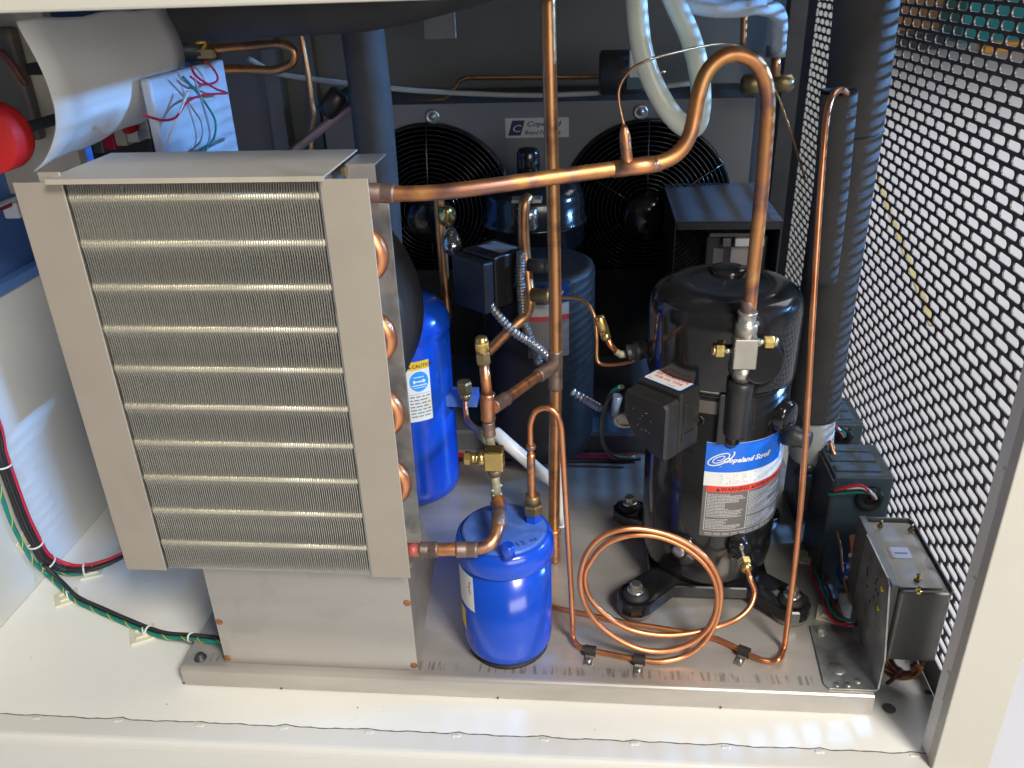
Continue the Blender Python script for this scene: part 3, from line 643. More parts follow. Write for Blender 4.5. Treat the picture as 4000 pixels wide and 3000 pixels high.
# rotalock service valve in front of the shell
vb = py(2905, 1375, 0.835); vx, vy = vb.x, 0.835
val = thing('service_valve', 'steel service valve block with two brass caps on the black compressor', 'valve', (vx, vy, vb.z-0.02))
zt_, zb_ = py(2915, 1310, vy).z, py(2895, 1425, vy).z
MB().rbox(vx-0.0122, vx+0.0122, vy-0.0125, vy+0.0125, zb_, zt_, 0.0012).build('valve_block', M_GALV if False else mat('bare_valve_steel', (0.48,0.46,0.40), 0.36, metal=0.8, var=0.08, vscale=40), val)
VST = MATS['bare_valve_steel']
zs = py(2925, 1215, vy).z
MB().lathe([(0.0118,zt_),(0.0118,zt_+0.013),(0.0108,zt_+0.0145),(0.0096,zt_+0.015),(0.0096,zs-0.003),(0.0105,zs-0.002),(0.0100,zs)], (vx,vy,0), (0,0,1), 28).build('socket', VST, val)
MB().lathe([(0.0095,zb_-0.018),(0.0102,zb_-0.001)], (vx,vy,0), (0,0,1), 24, ).build('stem', VST, val)
MB().lathe([(0.0125,0.285),(0.0135,0.288),(0.0140,zb_-0.03),(0.0142,zb_-0.022),(0.0125,zb_-0.0195),(0.0102,zb_-0.019)], (vx,vy+0.0005,0), (0,0,1), 28).build('stem_cap', M_BLACKP, val)
MB().lathe([(0.026,0),(0.026,0.012),(0.022,0.015),(0.0125,0.016)], (vx-0.004, vy+0.036, 0.378), nrm((0.05,-1,0)), 36).build('rotalock_nut', M_DKSTEEL, val)
for s, zz in ((-1, py(2815,1370,vy).z), (1, py(3000,1335,vy).z)):
    MB().lathe([(0.0035,0),(0.0035,0.010)], (vx+s*0.0120, vy, zz), (s,0,0), 16).build('valve_port', M_ZINC, val)
    MB().hexa((vx+s*0.0200, vy, zz), (s,0,0), 0.0072, 0.0105).lathe([(0.0060,0.0105),(0.0052,0.013),(0.003,0.0142),(0,0.0145)], (vx+s*0.0200, vy, zz), (s,0,0), 18).build('brass_cap', M_BRASS, val)
mb = MB(); rnd = random.Random(2)
for (dx, dz) in ((-3,2),(-3,0.6),(-3,-0.8),(-2.6,-2.1),(-2.8,-3.2),(0.2,0.1),(1.0,0.1),(0.3,-1.2),(0.9,-1.2),(0.2,-2.4),(1.1,-2.4)):
    mb.lathe([(0.00035,0),(0,0.00025)], (vx+0.0008+dx*0.0010, vy-0.0126, vb.z-0.004+dz*0.0010), (0,-1,0), 6)
mb.build('punch_mark', M_WHITE, val)
# ================================================================== blue cans
can = thing('filter_canister', 'short blue filter canister standing on the front of the steel pan', 'canister', (-0.0925, 0.7715, Z0))
CXc, CYc = -0.0925, 0.7720
mb = MB(); mb.lathe([(0.030,Z0+0.002),(0.040,Z0+0.0025),(0.048,Z0+0.006),(0.0520,Z0+0.013),(0.0532,Z0+0.022),(0.0532,0.168)], (CXc,CYc,0), (0,0,1), 64); mb.build('shell', M_BLUE, can)
mb = MB(); mb.lathe([(0.0535,0.1655),(0.0562,0.1660),(0.0568,0.1675),(0.0568,0.176),(0.0560,0.183),(0.0535,0.190),(0.0495,0.1945)], (CXc,CYc,0), (0,0,1), 64); mb.build('lid', M_BLUE, can)
mb = MB(); mb.lathe([(0.0496,0.1944),(0.045,0.1962),(0.035,0.1968),(0,0.1970)], (CXc,CYc,0), (0,0,1), 64); top = mb.build('lid_top', M_BLUEDUST, can)
mb = MB(); mb.lathe([(0.0485,Z0+0.0004),(0.0485,Z0+0.003),(0.042,Z0+0.004)], (CXc,CYc,0), (0,0,1), 48); mb.build('base_ring', M_RUBBER, can)
fx, fy = -0.0600, 0.7870
MB().hexa((fx,fy,0.1965), (0,0,1), 0.0098, 0.0095).build('inlet_nut', M_BLUE, can)
MB().hexa((fx,fy,0.2065), (0,0,1), 0.0115, 0.013).lathe([(0.0085,0.013),(0.0085,0.0245),(0.0078,0.0250)], (fx,fy,0.2065), (0,0,1), 24).build('flare_nut', M_BRASSD, can)
gx, gy = pz(1940, 2040, 0.197).x, 0.8050
MB().hexa((gx,gy,0.1965), (0,0,1), 0.0105, 0.010).build('outlet_nut', M_BLUE, can)
MB().lathe([(0.0075,0),(0.0075,0.013),(0.006,0.0155)], (pz(1985,2170,0.197).x, pz(1985,2170,0.197).y, 0.1962), (0,0,1), 20).build('plug', M_BLUE, can)
# hand-written mark and stickers
Mh = Matrix.Translation((0,0,0.1976)) @ Matrix.Translation((pz(2020,2135,0.1975).x, pz(2020,2135,0.1975).y, 0)) @ Matrix.Rotation(R(28), 4, 'Z')
mb = MB(); letter(mb, on_plane(Mh, 0), '12', 0.0105, 0, 0, cw=1.3, shear=-0.2); letter(mb, on_plane(Mh, 0), 'oz', 0.0085, 0.0165, 0.0015, cw=1.2); mb.build('ink_writing', M_INK, top)
fc = on_cyl(CXc, CYc, 0.0535, R(-172), 0); mb = MB(); patch(mb, fc, 0, 0.042, 0.108, 0.158, 12); stc = mb.build('white_sticker', M_WHITE, can)
fc2 = on_cyl(CXc, CYc, 0.0537, R(-172), 0); mb = MB(); v_, f_ = ribbon(fc2, [(0.036,0.150),(0.038,0.147),(0.034,0.145),(0.037,0.142),(0.033,0.140),(0.037,0.137),(0.034,0.135),(0.038,0.132)], lambda t: 0.0006); mb.add(v_, f_); mb.build('scribble', M_INK, stc)
mb = MB(); patch(mb, fc, 0.004, 0.022, 0.070, 0.100, 8); mb.build('yellow_sticker', M_YEL, can)
rc = thing('receiver_tank', 'tall blue receiver tank with a caution sticker behind the coil', 'tank', (-0.268, 1.100, Z0))
RX, RY = -0.268, 1.1005
mb = MB(); mb.lathe([(0.045,Z0),(0.058,Z0+0.004),(0.0665,Z0+0.012),(0.0695,Z0+0.024),(0.0698,Z0+0.034),(0.0690,Z0+0.036),(0.0690,0.292),(0.0680,0.296),(0.0695,0.300),(0.0712,0.306),(0.0708,0.316),(0.066,0.330),(0.054,0.342),(0.035,0.349),(0.015,0.351),(0,0.3512)], (RX,RY,0), (0,0,1), 72); mb.build('shell', M_BLUE, rc)
MB().rbox(RX+0.06, RX+0.108, RY-0.028, RY+0.004, 0.188, 0.206, 0.001).build('side_bracket', M_BLUEDUST, rc)
ca = R(-76); fr0 = on_cyl(RX, RY, 0.0694, ca, 0); fr1 = on_cyl(RX, RY, 0.0697, ca, 0); fr2 = on_cyl(RX, RY, 0.0700, ca, 0)
zc0, zc1 = 0.183, 0.277
mb = MB(); patch(mb, fr0, 0, 0.034, zc0, zc1, 10); cs = mb.build('caution_sticker', M_WHITE, rc)
mb = MB(); patch(mb, fr1, 0, 0.034, zc1-0.0125, zc1, 10); mb.build('yellow_header', M_YEL, cs)
mb = MB(); letter(mb, fr2, 'CAUTION', 0.0072, 0.0085, zc1-0.0095, bold=0.0001); mb.add([fr2(0.0022, zc1-0.0095), fr2(0.0070, zc1-0.0095), fr2(0.0046, zc1-0.0040)], [(0,1,2)]); mb.build('caution_lettering', M_INK, cs)
mb = MB(); pts = [(0.0175+0.0140*math.cos(R(10*k)), zc1-0.031+0.0155*math.sin(R(10*k))) for k in range(36)]; mb.add([fr1(0.0175, zc1-0.031)] + [fr1(*p) for p in pts], [(0, 1+k, 1+(k+1) % 36) for k in range(36)]); mb.build('blue_disc', M_SKY, cs)
mb = MB()
for (x0, x1, z0, dz, sl) in ((0.0095, 0.0250, 0.0245, 0.0012, 0), (0.0125, 0.0235, 0.0320, 0.0022, 0.35), (0.0068, 0.0285, 0.0375, 0.0016, 0), (0.0090, 0.0262, 0.0405, 0.0008, 0)):
    patch(mb, fr2, x0, x1, zc1-z0, zc1-z0+dz, 5, sl)
mb.build('disc_lettering', M_WHITE, cs)
mb = MB(); rnd = random.Random(9); patch(mb, fr1, 0.001, 0.033, zc1-0.0505, zc1-0.0500, 6)
for k in range(7):
    z = zc1-0.0555-k*0.0052; x = 0.002
    while x < 0.029:
        wd = rnd.uniform(0.004, 0.011); patch(mb, fr1, x, min(0.032, x+wd), z, z+0.0019, 3); x += wd + 0.0018
mb.build('small_print', mat('green_grey_print', (0.20,0.25,0.23), 0.5), cs)
# ================================================================== copper pipework
def pipe(name, label, pts, r, m, n=8, seg=16, cat='pipe', group=None, fil=None):
    P = fillet(pts, fil) if fil else spline(pts, n)
    t = thing(name, label, cat, P[0], group); MB().tube(P, r, seg).build('tube', m, t); return t
def sleeve(t, a, b, r, m=None, name='coupling', bead=True):
    a = Vector(a); b = Vector(b); L = (b-a).length
    prof = [(r*0.9,0),(r,L*0.06),(r,L*0.94),(r*0.9,L)]
    if bead: prof = [(r*0.88,0),(r*1.06,L*0.04),(r*1.0,L*0.12),(r,L*0.46),(r*0.96,L*0.5),(r,L*0.54),(r,L*0.88),(r*1.06,L*0.96),(r*0.88,L)]
    return MB().lathe(prof, a, b-a, 22).build(name, m or M_CUB, t)
PM = [(1432,752,.737),(1560,757,.737),(1700,752,.737),(1790,743,.738),(1950,722,.745),(2150,694,.757),(2400,660,.775),(2530,645,.784),(2600,628,.788),(2655,590,.791),(2693,530,.793),(2712,455,.795),(2727,375,.796),(2760,285,.798),(2815,228,.800),(2880,212,.803),(2945,238,.806),(2985,305,.810),(2998,400,.813),(2990,560,.818),(2968,820,.825),(2940,1080,.831),(2926,1225,.835)]
t = pipe('hot_gas_pipe', 'copper pipe from the coil top rising over into the compressor valve', [py(*p) for p in PM], 0.0070, M_CUH, 8, 20)
a, b = py(1436,752,.737), py(1545,757,.737); sleeve(t, a, b, 0.0088)
a, b = py(2922,1170,.834), py(2926,1228,.835); sleeve(t, a, b, 0.0078, M_CUB, 'scorched_end', False)
sa = py(2452,652,.779); sb = py(2437,490,.775)
MB().lathe([(0.0075,0),(0.0055,0.004),(0.0052,0.01),(0.0050,(sb-sa).length*0.78),(0.0034,(sb-sa).length*0.92),(0.0022,(sb-sa).length)], sa, sb-sa, 18).build('capillary_stub', M_CUM, t)
MB().lathe([(0.0076,0),(0.0078,0.03),(0.0072,0.045)], py(2395,661,.7746), py(2520,646,.7832)-py(2395,661,.7746), 20).build('heat_mark', M_CUM, t)
cap_ = [py(*p) for p in ((2437,490,.775),(2418,400,.776),(2422,335,.778),(2465,272,.785),(2540,232,.80),(2640,205,.83),(2740,182,.86),(2830,172,.90),(2900,190,.95),(2985,270,1.0),(3040,380,1.02),(3090,520,1.02),(3130,650,1.0),(3145,700,.98))]
pipe('capillary_tube', 'hair thin copper capillary arching from the pipe stub to the right', cap_, 0.0013, M_CUA, 8, 8, 'capillary')
# tall riser and the branch to the valve
RYS = 0.93
rp = pipe('copper_riser', 'tall straight copper riser in the middle running up out of view', [py(2140,-60,RYS), py(2150,400,RYS), py(2166,1000,RYS), py(2171,1450,RYS), py(2166,1800,RYS), py(2163,2100,RYS), py(2165,2160,RYS-0.004)], 0.0076, M_CUA, 6, 18)
a, b = py(2170,1370,RYS), py(2170,1420,RYS); t1 = py(2171,1425,RYS)
sleeve(rp, py(2170,1366,RYS), py(2169,1520,RYS), 0.0090, M_CUB, 'tee')
sleeve(rp, py(2164,2065,RYS), py(2165,2190,RYS-0.003), 0.0088, M_CUM, 'foot_coupling')
br = [py(2171,1425,RYS), py(2100,1470,.90), py(1980,1555,.81), py(1925,1590,.778)]
bp = pipe('branch_pipe', 'short slanting copper branch joining the riser to the brass valve', br, 0.0064, M_CUM, 6, 18)
sleeve(bp, br[0], br[0].lerp(br[1], 1.0), 0.0084, M_CUB, 'elbow'); sleeve(bp, br[2].lerp(br[3], 0.05), br[3], 0.0078, M_CUB)
# upright stack with access valve and brass tee
YA = 0.776
def A(u, v): return py(u, v, YA)
va = thing('brass_valve_stack', 'upright brass and copper valve stack with a knurled cap above the short canister', 'valve', A(1945, 2000))
ax_ = A(1882,1400) - A(1905,1600)
MB().tube([A(1890,1418), A(1905,1560)], 0.0055, 18).build('access_tube', M_CUM, va)
c0 = A(1889,1420); c1 = A(1879,1312); d = (c1-c0); L = d.length
MB().hexa(c0, d, 0.0078, L*0.44).build('hex_body', M_BRASSD, va)
cap = MB().lathe([(0.0066,L*0.445),(0.0068,L*0.46),(0.0068,L*0.82),(0.0060,L*0.93),(0.0040,L*0.985),(0,L)], c0, d, 28).build('knurled_cap', M_BRASS, va)
mb = MB(); tx = d.normalized().orthogonal().normalized(); ty = d.normalized().cross(tx)
for k in range(26):                                # knurling ridges
    for s in (-1, 1):
        pts = []
        for j in range(5):
            aa = 2*math.pi*(k/26) + s*0.35*j/4; pts.append(c0 + d*(0.48+0.30*j/4) + (tx*math.cos(aa)+ty*math.sin(aa))*0.0068)
        mb.tube(pts, 0.00028, 4)
mb.build('knurling', M_BRASS, cap)
sleeve(va, A(1904,1535), A(1907,1640), 0.0078, M_CUM, 'coupling'); sleeve(va, A(1908,1645), A(1912,1700), 0.0068, M_CUB, 'coupling')
MB().tube([A(1910,1690), A(1916,1730)], 0.0052, 16).build('brazed_neck', M_CORR, va)
tb0 = A(1948,1752); tb1 = A(1935,1812)
q = (A(1915,1755)+A(1932,1825))*0.5; hz = (A(1915,1752).z - A(1932,1825).z)/2
MB().rbox(q.x-0.0085, q.x+0.0125, YA-0.0095, YA+0.0095, q.z-hz, q.z+hz, 0.0014).build('tee_block', M_BRASS, va)
MB().lathe([(0.0085,-0.014),(0.0095,-0.006),(0.0060,0.0)], (q.x+0.002, YA, q.z-hz), (0,0,-1), 20).lathe([(0.0095,0),(0.0080,0.006),(0.0058,0.010)], (q.x+0.002, YA, q.z-hz), (0,0,-1), 20).build('lower_spout', M_CUB, va)
MB().lathe([(0.0092,0),(0.0092,0.0062),(0.0085,0.0066)], (q.x-0.0085, YA, q.z), (-1,0,0), 24).build('flare_collar', M_BRASS, va)
MB().lathe([(0.0062,0),(0.0062,0.004),(0.0058,0.0042),(0.0062,0.0044),(0.0062,0.0085)], (q.x-0.0151, YA, q.z), (-1,0,0), 20).hexa((q.x-0.0236, YA, q.z), (-1,0,0), 0.0076, 0.0075).build('cap_nut', M_BRASS, va)
MB().tube([(q.x+0.002, YA, q.z-hz-0.008), A(1938,1900), A(1942,1960)], 0.0052, 16, rad=[0.0048,0.0050,0.0066]).build('corroded_joint', M_CORR, va)
mb = MB()
for k in range(14):
    z = random.uniform(0, 1); p = A(1938,1895).lerp(A(1943,1962), z); aa = random.uniform(0, 6.28)
    mb.lathe([(0.0016,-0.001),(0.0014,0.001),(0,0.0016)], p + Vector((math.cos(aa), math.sin(aa), 0))*0.0052, (math.cos(aa), math.sin(aa), 0.2), 7)
mb.build('flux_crust', mat('pale_flux', (0.55,0.60,0.50), 0.8, var=0.2), va)
# bottom elbow pipe from the coil to the stack
ep = [py(1585,2148,.7085), py(1680,2147,.7085), py(1760,2146,.709), py(1850,2146,.711), py(1915,2124,.716), py(1944,2070,.730), py(1950,2000,.752), py(1944,1950,.768)]
el = thing('coil_outlet_pipe', 'fat copper elbow pipe leaving the coil bottom above the short canister', 'pipe', ep[0])
MB().tube(spline(ep, 8), 0.0072, 20).build('tube', M_CUM, el)
sleeve(el, py(1640,2147,.7085), py(1712,2147,.709), 0.0086, M_CUB); sleeve(el, py(1780,2147,.7095), py(1866,2146,.711), 0.0086, M_CUB)
sleeve(el, py(1947,2062,.7325), py(1950,2000,.752), 0.0082, M_CUB, 'coupling', False)
MB().tube([py(1590,2148,.7085), py(1634,2147,.7085)], 0.0076, 18).build('red_primed_end', mat('red_primer', (0.42,0.10,0.08), 0.5, metal=0.3), el)
# small line from rear tank to the stack
rl = [py(1818,1560,1.06), py(1820,1610,1.05), py(1828,1645,1.03), py(1865,1680,.95), py(1905,1720,.86), py(1925,1745,.80)]
rlo = pipe('tank_outlet_line', 'thin tarnished copper line from the rear blue tank to the brass tee', rl, 0.0040, M_CUM, 6, 14)
c0 = py(1818,1560,1.06)
MB().lathe([(0.0066,0),(0.0078,0.004),(0.0078,0.010)], c0, (0,0,1), 20).hexa(c0+Vector((0,0,0.010)), (0,0,1), 0.0112, 0.019).build('flare_nut', M_BRASSD, rlo)
MB().tube([py(1868,1683,.945), py(1912,1728,.845)], 0.0062, 14).build('braze_crust', M_CORR, rlo)
# U-bend out of the canister, down and along the pan, twice round the loop into the compressor
def B(u, v, y): return py(u, v, y)
zf = Z0 + 0.0045
ub = [Vector((fx, fy, 0.2300)), B(2077,1850,fy), B(2072,1700,fy), B(2074,1650,.786), B(2092,1608,.784), B(2130,1594,.782), B(2168,1610,.780), B(2190,1660,.779), B(2198,1760,.778), B(2212,2000,.775), B(2228,2250,.772), B(2236,2420,.7695)]
c = [pz(2238,2480,zf+0.006), pz(2250,2515,zf+0.001), pz(2290,2535,zf), pz(2400,2558,zf), pz(2500,2577,zf), pz(2590,2583,zf+0.001)]
LY = 0.757
l1 = [B(2680,2560,.7475), B(2755,2500,.752), B(2803,2410,.757), B(2816,2310,.762), B(2793,2228,.766), B(2735,2158,.769), B(2650,2105,.771), B(2545,2072,.771), B(2445,2066,.769), B(2350,2096,.766), B(2290,2165,.762), B(2266,2260,.757), B(2282,2350,.752), B(2335,2435,.747), B(2420,2500,.744), B(2520,2540,.7425), B(2620,2540,.744)]
l2 = [B(2710,2505,.749), B(2775,2440,.755), B(2803,2350,.761), B(2788,2260,.767), B(2735,2185,.771), B(2650,2125,.774), B(2550,2092,.775), B(2450,2094,.774), B(2360,2130,.771), B(2300,2205,.767), B(2284,2262,.763), B(2305,2335,.758), B(2370,2405,.754), B(2460,2458,.753), B(2570,2480,.753), B(2680,2476,.756)]
l3 = [B(2790,2452,.763), B(2875,2420,.776), B(2930,2370,.788), B(2947,2310,.800), OILPORT + oa*0.012, OILPORT]
ol = thing('oil_return_tube', 'thin clean copper tube bending from canister and coiled twice before the compressor', 'tube', ub[0])
MB().tube(spline(ub + c + l1 + l2 + l3, 7), 0.0032, 14).build('tube', M_CU, ol)
sleeve(ol, B(2077,1980,fy), B(2074,1770,fy), 0.0048, M_CUM, 'sleeve', False)
MB().lathe([(0.0046,0),(0.0056,0.0015),(0.0056,0.004),(0.0050,0.006)], B(2074,1755,fy), (0,0,1), 18).build('solder_bead', M_CUB, ol)
# second tube along the pan and up the front right
cf = [pz(2080,2335,zf+0.002), pz(2160,2370,zf), pz(2300,2402,zf), pz(2450,2433,zf), pz(2600,2457,zf), pz(2780,2490,zf), pz(2880,2533,zf), pz(2960,2572,zf), pz(3010,2582,zf), pz(3045,2572,zf+0.004)]
up = [B(3062,2530,.772), B(3078,2420,.776), B(3100,2250,.784), B(3126,2000,.795), B(3148,1700,.808), B(3165,1400,.820), B(3188,1000,.838), B(3208,700,.850), B(3226,480,.862), B(3244,390,.872), B(3270,356,.890), B(3292,352,.915), B(3312,372,.935)]
rt = pipe('bulb_tube', 'long thin copper tube along the pan and up beside the black foam', cf + up, 0.0033, M_CU, 8, 14, 'tube')
cl_ = [(2305,2545,M_ZINC,-8), (2497,2580,M_ZINC,-6), (2905,2548,M_ZINC,-28)]
lbls = ['black and zinc pipe clip nearest the short blue canister', 'black and zinc pipe clip in the middle below the copper loops', 'black and zinc pipe clip on the tube nearest the compressor foot']
for (u, v, m, rot), lb in zip(cl_, lbls):
    p = pz(u, v, zf); p.z = 0; Mx = Matrix.Translation((p.x, p.y, 0)) @ Matrix.Rotation(R(rot), 4, 'Z')
    t = thing('pipe_clip', lb, 'clip', (p.x, p.y, Z0), 'pipe clips on the base pan')
    ring = [Mx @ Vector((0, 0.0046*math.cos(R(a)), zf + 0.0046*math.sin(R(a)))) for a in range(-80, 221, 20)]
    mb = MB(); vs = []; fs = []
    o_ = []
    for a in range(-60, 241, 20): o_.append((a, 0.0036)); 
    prof_o = [(0.0064*math.cos(R(a)), zf+0.0013+0.0064*math.sin(R(a))) for a in range(-70, 251, 20)]
    prof_i = [(0.0035*math.cos(R(a)), zf+0.0035*math.sin(R(a))) for a in range(250, -71, -20)]
    mb.prism(prof_o + prof_i, 'x', -0.0068, 0.0068, Mx); mb.build('cushion', M_RUBBER, t)
    MB().rbox(-0.0052, 0.0052, -0.0195, -0.0045, Z0+0.0008, Z0+0.0022, 0.0004, Mx, 1).build('strap', M_ZINC, t)
    MB().rbox(-0.0050, 0.0050, -0.0060, -0.0048, Z0+0.0022, zf+0.001, 0.0003, Mx, 1).build('strap_fold', M_ZINC, t)
    q = Mx @ Vector((0, -0.0125, Z0+0.0022))
    MB().lathe([(0.0036,0),(0.0034,0.0012),(0.0022,0.0022),(0,0.0025)], q, (0,0,1), 16).build('screw', M_ZINC, t)
# thin line and brass valve left of the compressor
sv = [B(2190,1163,1.02), B(2270,1170,1.0), B(2318,1225,.985), B(2330,1310,.975), B(2332,1400,.965), B(2350,1422,.962), B(2400,1424,.958), B(2462,1414,.952), B(2480,1400,.95)]
pipe('sensing_line', 'thin pink copper line bending down beside the compressor side port', sv, 0.0024, M_CUA, 7, 12, 'tube')
pv = thing('side_access_valve', 'brass capped access valve on the left port of the black compressor', 'valve', B(2470,1390,.945))
pa, pb = B(2535,1360,.94), B(2445,1382,.94); dd = (pb-pa)
MB().lathe([(0.0125,-0.01),(0.0125,0.004),(0.0112,0.005),(0.0112,0.010),(0.0122,0.011),(0.0122,0.016),(0.0100,0.017),(0.0100,0.023),(0.0112,0.024),(0.0112,0.0265),(0.006,0.027)], pa, dd, 26).build('port', M_DKSTEEL, pv)
MB().tube([pb, B(2425,1385,.94), B(2405,1373,.94)], 0.0052, 14, r2=0.0042).build('braze_fillet', M_CORR, pv)
MB().tube([B(2408,1374,.94), B(2385,1348,.94), B(2368,1320,.94)], 0.0036, 14).build('stem_tube', M_CU, pv)
e0 = B(2370,1325,.94); e1 = B(2337,1232,.94); d = e1-e0; L = d.length
MB().lathe([(0.0050,0),(0.0060,L*0.06),(0.0060,L*0.28)], e0, d, 20).hexa(e0+d*0.22, d, 0.0068, L*0.18).build('hex_body', M_BRASS, pv)
cap = MB().lathe([(0.0064,L*0.40),(0.0066,L*0.44),(0.0066,L*0.82),(0.0056,L*0.94),(0,L)], e0, d, 24).build('knurled_cap', M_BRASS, pv)
# ================================================================== equipment at the back of the cabinet
YF = 1.55
def hole_cell(mb, x0, x1, z0, z1, cx, cz, r, y0, y1, n=64):
    circ = [(r*math.cos(2*math.pi*k/n), r*math.sin(2*math.pi*k/n)) for k in range(n)]; rect = []
    for (a, b) in circ:
        sx = (x1-cx)/a if a > 1e-9 else ((x0-cx)/a if a < -1e-9 else 1e9)
        sz = (z1-cz)/b if b > 1e-9 else ((z0-cz)/b if b < -1e-9 else 1e9)
        sc = min(sx, sz); rect.append((a*sc, b*sc))
    for qa, qb in ((x1-cx, z1-cz), (x1-cx, z0-cz), (x0-cx, z1-cz), (x0-cx, z0-cz)):
        kk = min(range(n), key=lambda k: (rect[k][0]-qa)**2 + (rect[k][1]-qb)**2); rect[kk] = (qa, qb)
    vs = []
    for y in (y0, y1): vs += [(cx+a, y, cz+b) for a, b in circ] + [(cx+a, y, cz+b) for a, b in rect]
    fs = []
    for k in range(n):
        k2 = (k+1) % n; fs += [(k, k2, n+k2, n+k), (2*n+k, 2*n+k2, 3*n+k2, 3*n+k), (k, k2, 2*n+k2, 2*n+k), (n+k, n+k2, 3*n+k2, 3*n+k)]
    mb.add(vs, fs)
FR = 0.154
f2c = py(2520, 465, YF); fz = f2c.z - FR; f2x = py(2520, 800, YF).x; f1x = py(1695, 850, YF).x
pxl, pxr = py(1268, 500, YF).x, py(2948, 450, YF).x; ptop = py(2948, 382, YF).z
fp = thing('condenser_cowl', 'grey sheet metal condenser cowl across the back of the cabinet', 'cowl', ((pxl+pxr)/2, YF, 0.02))
mid = (f1x+f2x)/2
mb = MB(); hole_cell(mb, pxl, mid, 0.03, ptop, f1x, fz, FR-0.006, YF, YF+0.0015); hole_cell(mb, mid, pxr, 0.03, ptop, f2x, fz, FR-0.006, YF, YF+0.0015); mb.build('panel_sheet', M_GPANEL, fp)
MB().box(pxl, pxr, YF+0.002, YF+0.20, ptop-0.0012, ptop).build('panel_top', M_DKSTEEL, fp)
MB().box(pxl, pxr, YF+0.19, YF+0.2, 0.03, ptop-0.002).build('condenser_face', M_RUBBER, fp)
MB().box(pxl, 0.13, YF-0.030, YF-0.027, 0.066, 0.245).build('shade_sheet', M_RUBBER, fp)  # added black sheet, stands in for deep shade on the lower cowl
for u, v in ((1690, 455), (2502, 437)):
    p = py(u, v, YF); MB().lathe([(0.013,0),(0.013,0.004),(0.009,0.006),(0.008,0.003),(0.0055,0.003),(0.005,0.008),(0,0.009)], (p.x, YF, p.z), (0,-1,0), 20).build('panel_screw', M_GALV, fp)
lp0 = py(1973, 462, YF); lp1 = py(2222, 535, YF); W_, H_ = lp1.x-lp0.x, lp0.z-lp1.z
fnp = lambda x, y: Vector((lp0.x + x*W_, YF-0.0008, lp1.z + y*H_)); fnq = lambda x, y: Vector((lp0.x + x*W_, YF-0.0012, lp1.z + y*H_)); fnr = lambda x, y: Vector((lp0.x + x*W_, YF-0.0015, lp1.z + y*H_))
mb = MB(); flat(mb, fnp, [(0.01,0),(0.99,0),(1,0.04),(1,0.96),(0.99,1),(0.01,1),(0,0.96),(0,0.04)]); npl = mb.build('maker_plate', mat('plate_silver', (0.62,0.62,0.60), 0.4, metal=0.3), fp)
mb = MB(); flat(mb, fnq, [(0.04,0.12),(0.24,0.12),(0.31,0.88),(0.11,0.88)]); mb.build('logo_block', M_NAVYINK, npl)
mb = MB(); v_, f_ = glyphs('C', 1, shear=0.2); mb.add([fnr(0.10+p[0]*0.20, 0.30+p[1]*0.52) for p in v_], f_)
mb.build('logo_letter', MATS['plate_silver'], npl)
mb = MB(); v_, f_ = glyphs('Copeland', 1, shear=0.25, bold=0.02); mb.add([fnq(0.33+p[0]*0.138, 0.58+p[1]*0.36) for p in v_], f_)
v_, f_ = glyphs('Brand Products', 1, shear=0.25, bold=0.015); mb.add([fnq(0.30+p[0]*0.090, 0.16+p[1]*0.30) for p in v_], f_); mb.build('plate_lettering', M_NAVYINK, npl)
def fan(cx, lbl):
    t = thing('fan_guard', lbl, 'fan guard', (cx, YF-0.01, fz), 'wire fan guards on the back panel')
    prev = None
    for k in range(15):
        r = 0.040 + k*0.0080; yy = YF - 0.012 - 0.022*(1-(r/0.155)**2)
        MB().tube([(cx + r*math.cos(2*math.pi*j/48), yy, fz + r*math.sin(2*math.pi*j/48)) for j in range(48)], 0.0014, 6, True).build('ring', M_BLACK, t)
    MB().lathe([(FR-0.007,0),(FR-0.002,-0.006),(FR,-0.006),(FR+0.002,0)], (cx, YF-0.0005, fz), (0,1,0), 64).build('bezel', M_BLACK, t)
    for k in range(6):
        a = R(90+60*k); MB().tube([(cx + r*math.cos(a), YF - 0.014 - 0.024*(1-(r/0.155)**2), fz + r*math.sin(a)) for r in (0.03,0.06,0.09,0.12,0.154)], 0.0018, 6).build('spoke', M_BLACK, t)
    b = thing('fan_rotor', lbl.replace('wire fan guard', 'pale fan rotor behind the wire guard'), 'fan', (cx, YF+0.03, fz), 'fan rotors behind the guards')
    for k in range(4):
        a0 = R(20 + 90*k + (35 if cx > 0 else 0)); mb = MB(); vs = []; fs = []
        for i in range(6):
            r = 0.035 + 0.105*i/5
            for j in range(5):
                a = a0 + R(62)*(j/4-0.5)*(0.7+0.3*i/5); vs.append((cx + r*math.cos(a), YF+0.025+0.03*(j/4), fz + r*math.sin(a)))
        for i in range(5):
            for j in range(4): fs.append((i*5+j, i*5+j+1, i*5+6+j, i*5+5+j))
        mb.add(vs, fs, True); o = mb.build('blade', mat('dull_aluminium_blade', (0.34,0.35,0.37), 0.45, metal=0.4), b)
        sd = o.modifiers.new('thickness', 'SOLIDIFY'); sd.thickness = 0.0015
    MB().lathe([(0.046,0.05),(0.046,-0.04),(0.042,-0.056),(0.034,-0.064),(0.018,-0.068),(0,-0.069)], (cx, YF+0.005, fz-0.012), (0,1,0), 36).build('motor', M_BLACK, b)
fan(f1x, 'wire fan guard nearest the foam covered pipe')
fan(f2x, 'wire fan guard between the riser and the control box')
